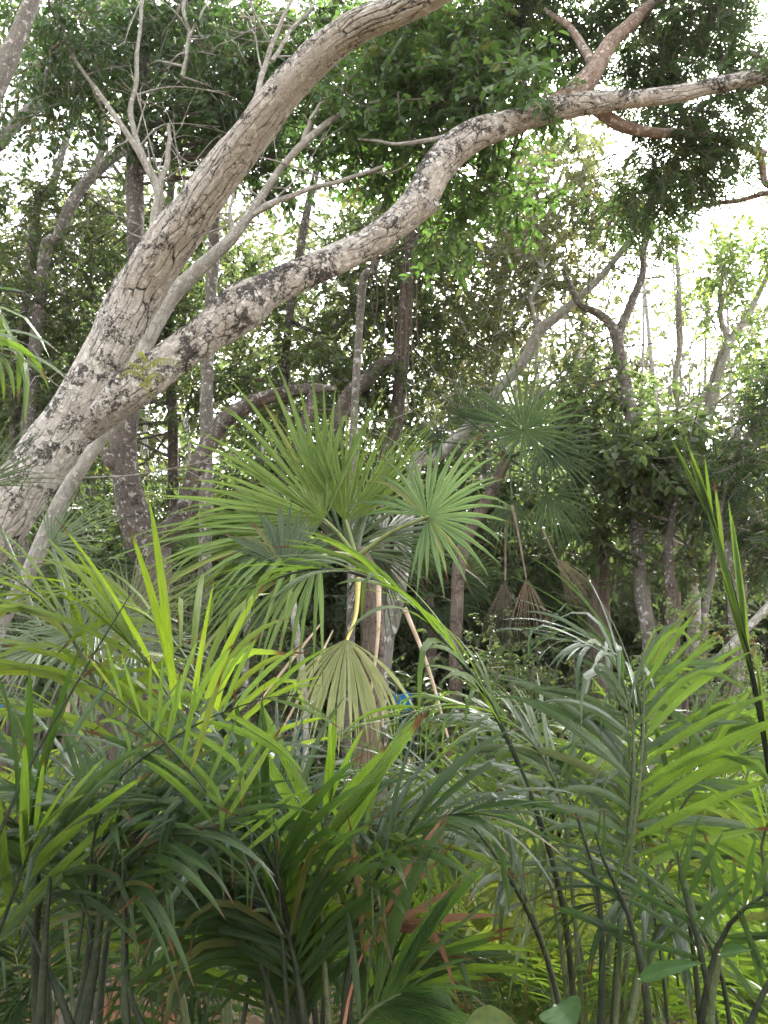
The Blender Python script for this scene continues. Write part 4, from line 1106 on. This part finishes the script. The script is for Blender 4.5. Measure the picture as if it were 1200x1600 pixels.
E = palm('feather palm with tall green canes and glossy bluish leaves at the right', 965, 2.9)
cane(E, [(945, 1660, 2.9), (955, 1450, 2.9), (985, 1250, 2.9), (1005, 1130, 2.9)], .008)
cane(E, [(895, 1660, 2.8), (880, 1500, 2.8), (860, 1380, 2.8), (835, 1260, 2.8)], .010)
cane(E, [(952, 1660, 2.6), (966, 1450, 2.6), (985, 1260, 2.6), (990, 1100, 2.6)], .006, 'stalk_dark')
cane(E, [(970, 1660, 2.7), (985, 1450, 2.7), (1004, 1300, 2.7)], .007)
cane(E, [(918, 1660, 3.0), (910, 1500, 3.0), (880, 1400, 3.0), (800, 1250, 3.0)], .007)
cane(E, [(1050, 1660, 2.4), (1030, 1480, 2.4), (1000, 1300, 2.4)], .005, 'stalk_dark')
frond(E, [(955, 1660, 2.9), (975, 1400, 2.9), (1000, 1220, 2.9), (1002, 1120, 2.85), (985, 1050, 2.75), (940, 1010, 2.65), (870, 1000, 2.55)], .008, 22, .44, 'lf_blue', start=.45, normal=(0, -.55, .9), alpha=(66, 18), droop=.65, wk=0)
frond(E, [(965, 1660, 2.8), (985, 1420, 2.8), (1006, 1230, 2.8), (1010, 1100, 2.8), (1002, 1020, 2.8)], .008, 16, .40, 'lf_mid', start=.45, normal=(0, -.95, .35), alpha=(58, 22), droop=.45, wk=1, sides=(1,), lift=.15)
frond(E, [(958, 1660, 2.7), (975, 1420, 2.7), (985, 1240, 2.7), (978, 1130, 2.65), (950, 1060, 2.6)], .006, 14, .40, 'lf_blue', start=.45, normal=(.5, -.6, .8), alpha=(70, 25), droop=.8, wk=1, sides=(-1,), lift=.25)
frond(E, [(965, 1660, 2.8), (985, 1420, 2.8), (1003, 1230, 2.85), (1005, 1120, 2.85), (990, 1040, 2.85)], .006, 16, .42, 'lf_blue', start=.45, normal=(0, -.95, .35), alpha=(66, 30), droop=.9, wk=0, sides=(-1,), lift=.15)
frond(E, [(960, 1660, 3.1), (930, 1400, 3.1), (880, 1230, 3.1), (800, 1150, 3.1), (690, 1130, 3.0)], .008, 24, .42, 'lf_blue', start=.38, normal=(0, -.35, 1), alpha=(60, 18), droop=.8, wk=0)
frond(E, [(980, 1660, 3.0), (1020, 1430, 3.0), (1080, 1290, 3.0), (1180, 1235, 2.9), (1300, 1250, 2.8)], .008, 26, .38, 'lf_blue', start=.35, normal=(0, -.25, 1), alpha=(60, 18), droop=.9, wk=0)
frond(E, [(990, 1660, 3.2), (1050, 1400, 3.2), (1120, 1240, 3.2), (1200, 1180, 3.1), (1300, 1190, 3.0)], .008, 24, .38, 'lf_bright', start=.35, normal=(0, -.25, 1), alpha=(60, 18), droop=1.0, wk=0)
frond(E, [(970, 1660, 2.7), (1010, 1440, 2.7), (1050, 1290, 2.7), (1120, 1200, 2.6), (1230, 1150, 2.5)], .008, 18, .36, 'lf_mid', start=.42, normal=(-.3, -.6, .8), alpha=(58, 18), droop=.7, wk=1)
frond(E, [(940, 1660, 3.2), (900, 1450, 3.2), (830, 1330, 3.2), (760, 1290, 3.1), (660, 1310, 3.0)], .007, 22, .38, 'lf_lime', start=.3, normal=(0, -.35, 1), alpha=(60, 20), droop=1.0, wk=1)
frond(E, [(960, 1660, 3.2), (940, 1480, 3.2), (930, 1360, 3.2), (960, 1290, 3.1), (1030, 1260, 3.0)], .007, 20, .34, 'lf_lime', start=.3, normal=(0, -.35, 1), alpha=(62, 20), droop=1.3, wk=1)

frond(E, [(958, 1660, 2.2), (975, 1420, 2.2), (1000, 1220, 2.2), (1006, 1100, 2.2), (1004, 1020, 2.2)], .006, 12, .34, 'lf_mid', start=.42, normal=(0, -.95, .35), alpha=(56, 24), droop=.35, wk=1, sides=(1,), lift=.12, jit=3)
frond(E, [(958, 1660, 2.25), (972, 1420, 2.25), (990, 1230, 2.25), (985, 1110, 2.25), (955, 1030, 2.2), (900, 1000, 2.15)], .006, 12, .34, 'lf_blue', start=.42, normal=(.3, -.6, .8), alpha=(66, 22), droop=.75, wk=1, lift=.15, jit=3)
S = palm('tall narrow palm spear still folded, standing at the right edge', 1215, 2.2)
sp_t = [(1240, 1660, 2.2), (1206, 1240, 2.2), (1176, 1060, 2.2), (1142, 910, 2.2), (1105, 800, 2.2), (1090, 765, 2.2)]
for st_, ln_, al_, sd_, n_ in ((.55, .33, 3, (1, -1), 5), (.80, .24, 4, (1, -1), 2), (.86, .18, 9, (1,), 3), (.45, .30, 2, (1, -1), 4)):
    frond(S, sp_t, .009, n_, ln_, 'lf_mid', stalk='stalk_dark', start=st_, normal=(.1, -1, .2), alpha=(al_, al_), droop=.02, lift=0, wk=1, sides=sd_, scat=.03, jit=1.2)
frond(S, [(1220, 1660, 2.3), (1205, 1420, 2.3), (1190, 1320, 2.3), (1220, 1250, 2.2)], .008, 14, .3, 'lf_mid', start=.35, normal=(-.2, -.8, .5), alpha=(60, 22), droop=.7, wk=1)

R_ = palm('dark feather palm with short upright leaflets at lower right', 1095, 1.9)
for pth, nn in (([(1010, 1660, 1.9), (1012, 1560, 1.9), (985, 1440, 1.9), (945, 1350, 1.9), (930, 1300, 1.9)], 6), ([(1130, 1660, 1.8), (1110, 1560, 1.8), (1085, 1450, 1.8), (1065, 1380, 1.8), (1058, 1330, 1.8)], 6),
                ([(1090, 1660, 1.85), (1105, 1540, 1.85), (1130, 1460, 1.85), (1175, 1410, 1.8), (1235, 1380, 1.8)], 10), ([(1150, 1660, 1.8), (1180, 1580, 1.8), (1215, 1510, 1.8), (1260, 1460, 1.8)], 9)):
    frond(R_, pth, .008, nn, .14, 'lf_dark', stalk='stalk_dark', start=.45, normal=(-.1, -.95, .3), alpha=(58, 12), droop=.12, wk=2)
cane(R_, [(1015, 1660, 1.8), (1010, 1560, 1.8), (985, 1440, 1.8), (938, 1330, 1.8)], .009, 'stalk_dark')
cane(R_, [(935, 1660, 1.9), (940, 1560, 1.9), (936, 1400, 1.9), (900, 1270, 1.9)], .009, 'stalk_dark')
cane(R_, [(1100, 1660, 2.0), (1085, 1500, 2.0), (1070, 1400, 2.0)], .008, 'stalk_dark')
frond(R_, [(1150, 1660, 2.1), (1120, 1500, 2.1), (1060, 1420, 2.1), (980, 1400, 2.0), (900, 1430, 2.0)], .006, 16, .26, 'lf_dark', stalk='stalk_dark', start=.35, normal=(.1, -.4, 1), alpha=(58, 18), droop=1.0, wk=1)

Cn = palm('dark green feather palm with broad upright leaflets with brown tips, bottom centre', 490, 1.9)
frond(Cn, [(520, 1660, 1.9), (505, 1480, 1.9), (500, 1330, 1.9), (512, 1270, 1.88), (520, 1230, 1.85)], .007, 5, .30, 'lf_mid', start=.62, normal=(0, -1, .2), alpha=(36, 8), droop=.10, wk=2)
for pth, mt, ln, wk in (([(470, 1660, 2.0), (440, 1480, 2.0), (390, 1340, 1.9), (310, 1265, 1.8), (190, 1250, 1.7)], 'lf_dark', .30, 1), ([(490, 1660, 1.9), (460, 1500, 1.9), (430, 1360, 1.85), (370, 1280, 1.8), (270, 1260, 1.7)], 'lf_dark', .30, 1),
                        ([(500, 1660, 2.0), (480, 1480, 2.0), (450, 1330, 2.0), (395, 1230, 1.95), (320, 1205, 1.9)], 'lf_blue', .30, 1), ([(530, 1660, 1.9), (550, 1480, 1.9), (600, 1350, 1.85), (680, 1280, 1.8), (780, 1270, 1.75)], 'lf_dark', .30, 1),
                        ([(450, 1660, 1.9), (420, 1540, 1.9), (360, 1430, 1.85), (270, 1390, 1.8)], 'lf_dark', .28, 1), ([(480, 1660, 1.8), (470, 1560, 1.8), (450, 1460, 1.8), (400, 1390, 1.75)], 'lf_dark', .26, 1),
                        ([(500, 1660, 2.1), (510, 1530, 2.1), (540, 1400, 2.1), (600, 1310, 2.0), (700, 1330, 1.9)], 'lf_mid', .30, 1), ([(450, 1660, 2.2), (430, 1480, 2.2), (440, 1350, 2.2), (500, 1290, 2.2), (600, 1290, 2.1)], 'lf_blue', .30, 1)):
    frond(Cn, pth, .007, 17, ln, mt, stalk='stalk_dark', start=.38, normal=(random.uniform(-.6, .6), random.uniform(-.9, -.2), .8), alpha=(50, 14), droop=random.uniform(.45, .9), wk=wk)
for q in ([(455, 1660, 1.8), (440, 1450, 1.8), (425, 1250, 1.8)], [(420, 1660, 1.9), (415, 1450, 1.9), (400, 1300, 1.9)], [(480, 1660, 2.0), (470, 1420, 2.0), (490, 1230, 2.0)], [(540, 1660, 2.0), (560, 1480, 2.0), (620, 1350, 2.0)], [(370, 1660, 2.0), (400, 1480, 2.0), (440, 1340, 2.0)], [(505, 1660, 2.2), (470, 1500, 2.2), (400, 1400, 2.2)]):
    cane(Cn, q, random.uniform(.004, .007), 'stalk_dark')
for k in range(9):
    bx, tx = random.uniform(430, 540), random.uniform(330, 680)
    frond(Cn, [(bx, 1680, 2.0), (bx * .6 + tx * .4, 1560, 2.0), (tx, random.uniform(1400, 1490), 1.95)], .005, 7, .27, random.choice(('lf_dark', 'lf_dark', 'lf_mid')), stalk='stalk_dark', start=.35,
          normal=(random.uniform(-.4, .4), -.9, .3), alpha=(34, 8), droop=.45, wk=1)
frond(Cn, [(530, 1660, 1.8), (545, 1560, 1.8), (575, 1470, 1.8), (625, 1425, 1.75)], .004, 5, .22, 'lf_rust', stalk='stalk_red', start=.6, normal=(-.2, -.9, .4), alpha=(30, 14), droop=.25, wk=1)
frond(Cn, [(530, 1670, 1.7), (560, 1600, 1.7), (610, 1560, 1.65), (660, 1545, 1.6)], .007, 8, .26, 'lf_dark', start=.3, normal=(-.2, -.8, .6), alpha=(44, 8), droop=.35, wk=2)

Lb = palm('dark shaded feather palm with thick black stems at the lower left corner', 90, 1.7)
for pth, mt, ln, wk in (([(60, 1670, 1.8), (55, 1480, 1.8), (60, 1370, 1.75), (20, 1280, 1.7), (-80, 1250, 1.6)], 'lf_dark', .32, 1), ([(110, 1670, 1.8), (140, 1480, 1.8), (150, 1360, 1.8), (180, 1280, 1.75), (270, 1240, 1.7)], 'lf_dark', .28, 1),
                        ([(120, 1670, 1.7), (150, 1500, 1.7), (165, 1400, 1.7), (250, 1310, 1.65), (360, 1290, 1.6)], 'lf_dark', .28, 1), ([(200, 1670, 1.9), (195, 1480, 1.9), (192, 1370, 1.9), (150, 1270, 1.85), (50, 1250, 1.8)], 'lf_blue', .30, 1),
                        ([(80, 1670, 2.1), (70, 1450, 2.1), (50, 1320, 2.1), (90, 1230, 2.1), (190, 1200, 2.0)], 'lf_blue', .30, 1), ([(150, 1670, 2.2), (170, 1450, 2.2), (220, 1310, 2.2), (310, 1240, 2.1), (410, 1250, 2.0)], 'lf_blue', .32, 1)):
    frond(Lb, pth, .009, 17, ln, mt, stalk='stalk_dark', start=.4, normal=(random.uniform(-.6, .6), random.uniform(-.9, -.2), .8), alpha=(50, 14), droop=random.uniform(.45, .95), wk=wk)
frond(Lb, [(-60, 1600, 1.7), (-20, 1500, 1.7), (20, 1400, 1.7), (60, 1290, 1.65)], .006, 8, .3, 'lf_mid', stalk='stalk_dark', start=.3, normal=(.3, -.9, .3), alpha=(26, 8), droop=.25, wk=1)
cane(Lb, [(100, 1670, 1.7), (135, 1560, 1.7), (165, 1390, 1.7)], .012, 'stalk_dark')
cane(Lb, [(130, 1670, 1.7), (95, 1560, 1.7), (40, 1440, 1.75)], .010, 'stalk_dark')
cane(Lb, [(270, 1670, 1.7), (205, 1560, 1.7), (190, 1380, 1.75)], .008, 'stalk_dark')
cane(Lb, [(205, 1670, 1.6), (194, 1560, 1.6), (193, 1360, 1.65)], .008, 'stalk_dark')
cane(Lb, [(62, 1670, 1.7), (66, 1540, 1.7), (78, 1370, 1.7)], .012, 'stalk_dark')

Tl = palm('feather palm leaf hanging in from the upper left edge, dark against the trees', -420, 1.7)
frond(Tl, [(-420, 1660, 1.7), (-380, 900, 1.7), (-220, 660, 1.65), (-120, 560, 1.6), (-50, 535, 1.5), (15, 560, 1.45)], .008, 12, .30, 'lf_mid', stalk='stalk_dark', start=.70, normal=(.0, -.6, .8), alpha=(40, 10), droop=1.0, wk=1)
frond(Tl, [(-420, 1660, 1.7), (-400, 900, 1.7), (-280, 520, 1.65), (-140, 440, 1.6), (40, 458, 1.5)], .007, 8, .16, 'lf_dark', stalk='stalk_dark', start=.62, normal=(.1, -.35, 1), alpha=(30, 14), droop=.5, wk=2)

# palms further back, their leaves too small to pick apart leaflet by leaflet
for k, (x, d, lab, mt, tips) in enumerate((
        (640, 4.0, 'pale lime feather palm lit from behind at bottom centre', 'lf_lime', ((560, 1400), (780, 1400), (520, 1460), (730, 1500))),
        (800, 3.7, 'lime feather palm with hanging leaflets between the canes at lower right', 'lf_lime', ((760, 1380), (860, 1400), (940, 1400), (720, 1450), (1000, 1420), (900, 1330))),
        (1120, 4.3, 'light feather palm behind the dark stems at the right edge', 'lf_mid', ((1080, 1250), (1190, 1200), (1230, 1300), (1040, 1330), (1150, 1180), (1100, 1400), (1200, 1400))),
        (300, 3.9, 'lime feather palm glowing low behind the dark stems at lower left', 'lf_lime', ((240, 1340), (340, 1330), (420, 1400), (190, 1420), (300, 1260), (390, 1300))),
        (60, 3.6, 'light green feather palm with narrow leaflets low at the left edge', 'lf_bright', ((20, 1230), (120, 1240), (-60, 1280), (170, 1310), (60, 1180), (40, 1350))),
        (430, 4.2, 'glossy feather palm between the left palm and the fan palm', 'lf_blue', ((380, 1190), (450, 1190), (330, 1220), (300, 1170))),
        (720, 4.4, 'glossy feather palm under the long arching leaf, right of the fan palm', 'lf_mid', ((680, 1180), (760, 1160), (830, 1180), (620, 1210), (880, 1130))),
        (950, 4.8, 'dull green feather palm behind the tall canes', 'lf_mid', ((900, 1090), (980, 1060), (1060, 1110), (850, 1160), (1010, 1150))),
        (250, 3.0, 'dark low feather palm between the black stems at lower left', 'lf_dark', ((260, 1470), (340, 1450), (300, 1520))),
        (60, 3.1, 'dark low feather palm in the lower left corner', 'lf_dark', ((0, 1470), (-40, 1490), (50, 1530))),
        (620, 2.9, 'dark low feather palm below the rust coloured leaflets', 'lf_dark', ((560, 1470), (640, 1460), (720, 1480), (600, 1530), (680, 1540))),
        (1080, 3.0, 'dull feather palm low among the black stems at lower right', 'lf_mid', ((1030, 1470), (1110, 1450), (1190, 1470), (1140, 1530), (1000, 1540))),
        (880, 3.4, 'grassy green feather palm low between the green canes', 'lf_mid', ((820, 1500), (900, 1480), (960, 1510), (860, 1540))))):
    o = palm(lab, x, d)
    for tx, ty in tips:
        dd_ = d + random.uniform(-.4, .3)
        mx = x + (tx - x) * .35
        frond(o, [(x + random.uniform(-15, 15), 1700, d), (mx, ty + 90 + random.uniform(0, 60), d), (x + (tx - x) * .7, ty + 5, dd_), (tx + (tx - x) * .5, ty + 40, dd_ - .1)], .006, 26, .34 * min(1, d / 3.6), mt, start=.35,
              normal=(random.uniform(-.2, .2), -.35, 1), alpha=(60, 18), droop=1.0, wk=random.choice((0, 0, 1)), joined=True)

# ------------------------------------------------------------------ shrubs, broad leaves, blue sheets
def shrub(label, x, y, rx, ry, d, dr, leaf, ll, n_cl, n_tw, tone=(0, 1), seed=0, wr=.6):
    q = P(x, y, d)
    o = thing('shrub', (q[0], d, -.08), label, 'shrub', 'leafy shrubs behind the palms')
    a, b = MB(), MB()
    r = np.random.default_rng(seed)
    cl = crown(a, b, q, (px(rx, d), dr, px(ry, d)), n_cl, n_tw, ll, wr, 9, r, lo=tone[0], hi=tone[1])
    for c in cl:
        tube(b, [(q[0] + r.normal() * .1, d, -.1), (.6 * q[0] + .4 * c[0] + r.normal() * .1, .5 * (d + c[1]), .5 * max(.2, c[2])), c], [.014, .010, .004], 5, .15, .05, cap=False)
    build('twig', b, M['twig'], o)['kind'] = 'stuff'
    build('crown', a, M[leaf], o)['kind'] = 'stuff'


shrub('pale small leaved shrub low behind the green canes', 950, 1490, 170, 110, 5.6, .5, 'leaf_lime', .035, 30, 620, seed=801)
shrub('grey green small leaved shrub at the lower right corner', 1150, 1420, 120, 140, 6.0, .5, 'leaf_mid', .038, 26, 520, seed=802)
shrub('light green airy shrub in front of the straight spotted trunk', 1090, 1010, 80, 70, 6.6, .4, 'leaf_lime', .032, 16, 200, seed=803)
shrub('leafy shrub beneath the shaggy palms at the right', 1110, 1160, 130, 110, 6.8, .5, 'leaf_lime', .036, 26, 480, (0, .7), seed=804)
shrub('dull green bush under the dark fan palm', 800, 1080, 120, 110, 8, .6, 'leaf_mid', .05, 24, 420, seed=805)
shrub('dark bush below the broken limb tree', 330, 1000, 110, 100, 8.2, .6, 'leaf_mid', .05, 22, 360, seed=806)
shrub('dim bush behind the left fan palm', 60, 960, 110, 120, 7.6, .6, 'leaf_dark', .055, 20, 320, seed=807)
shrub('low bush in the shade left of the fan palm trunk', 450, 1080, 90, 100, 8, .6, 'leaf_mid', .05, 18, 300, seed=808)


def broad(label, spec):
    q = P(spec[0][0], 1700, spec[0][2])
    o = thing('broad_leaved_plant', (q[0], spec[0][2], -.08), label, 'plant', 'broad leaved plants at the bottom edge')
    for (x, y, d, ex, ey, w, nn) in spec:
        a, b = P(x, y, d), P(ex, ey, d - .05)
        ax = b - a
        L = np.linalg.norm(ax)
        ax = ax / L
        nv = np.array(nn, float)
        nv = nrm(nv - ax * nv.dot(ax))
        sd = np.cross(nv, ax)
        mb = MB()
        tube(mb, [a - np.array((.02, 0, .5)), a - ax * .03 - np.array((0, 0, .12)), a], [.007, .006, .004], 6, .03)
        st = build('stalk', mb, M['stalk'], o)
        t = np.linspace(0, 1, 12)
        hw = w * L * np.interp(t, [0, .06, .2, .4, .65, .85, 1], [.16, .36, .5, .5, .36, .17, .01])
        V, U = [], []
        for k in range(12):
            c = a + ax * L * t[k] - np.array((0, 0, 1)) * L * .12 * t[k] ** 2
            for s in (-1, -.5, 0, .5, 1):
                V.append(c + sd * hw[k] * s + nv * hw[k] * (.22 * abs(s) + .03 * math.sin(k * 1.7 + s)))
                U.append((s, t[k]))
        i = (np.arange(11)[:, None] * 5 + np.arange(4)[None]).ravel()
        build('leaf', MB().add(V, np.stack([i, i + 1, i + 6, i + 5], -1), U), M['broad'], st)


broad('plant with rounded glossy leaves at the bottom edge, right of centre', [(725, 1612, 1.4, 815, 1600, .8, (0, -.5, .9)), (868, 1572, 1.45, 898, 1604, 1.2, (0, -.9, .5))])
broad('plant with one long curved leaf above the bottom edge at the right', [(1000, 1530, 1.5, 1098, 1490, .30, (-.2, -.5, .8)), (1125, 1492, 1.6, 1175, 1476, .45, (0, -.6, .8))])

for (x, y, w, h, lab) in ((630, 1135, 28, 100, 'bright blue sheet glimpsed just right of the fan palm trunk'), (465, 1152, 36, 50, 'bright blue sheet glimpsed through leaves left of the fan palm trunk'),
                          (178, 1180, 26, 50, 'blue sheet glimpsed beside the thick scaly palm trunk'), (8, 1108, 16, 14, 'scrap of blue sheet at the left edge'), (66, 1178, 18, 14, 'scrap of blue sheet under the drooping leaves at left')):
    d = 9.3
    mb = MB()
    t, s = np.meshgrid(np.linspace(-.5, .5, 14), np.linspace(-.5, .5, 10))
    c = P(x, y, d)
    V = np.stack([c[0] + t * px(w, d), c[1] + .03 * np.sin(t * 22 + s * 3), c[2] + s * px(h, d) + .02 * np.sin(t * 9)], -1).reshape(-1, 3)
    Vb = V + np.array((0, .012, 0))
    i = (np.arange(9)[:, None] * 14 + np.arange(13)[None]).ravel()
    Q = np.stack([i, i + 1, i + 15, i + 14], -1)
    mb.add(V, Q).add(Vb, Q[:, ::-1])
    tag(build('blue_sheet', mb, M['blue']), lab, 'sheet', 'blue sheets behind the leaves')
hz = MB()
a, b, c0, d0, z0, z1 = -60, 60, -12, 60, -3.5, 28
v = [(x, y, z) for z in (z0, z1) for x, y in ((a, c0), (b, c0), (b, d0), (a, d0))]
hz.add(v, [(3, 2, 1, 0), (4, 5, 6, 7), (0, 1, 5, 4), (1, 2, 6, 5), (2, 3, 7, 6), (3, 0, 4, 7)])
hm, nt, N, L, out = nodes_of('haze')
pv = N.new('ShaderNodeVolumePrincipled')
pv.inputs['Color'].default_value = (.96, .97, 1, 1)
pv.inputs['Density'].default_value = .0003
pv.inputs['Anisotropy'].default_value = .3
L.new(pv.outputs[0], out.inputs['Volume'])
build('haze', hz, hm, smooth=False)['kind'] = 'stuff'
print('objects', len(bpy.data.objects), 'leaflet meshes', len(LCACHE), 'tris', sum(len(o.data.polygons) * 2 for o in bpy.data.objects if o.type == 'MESH'))
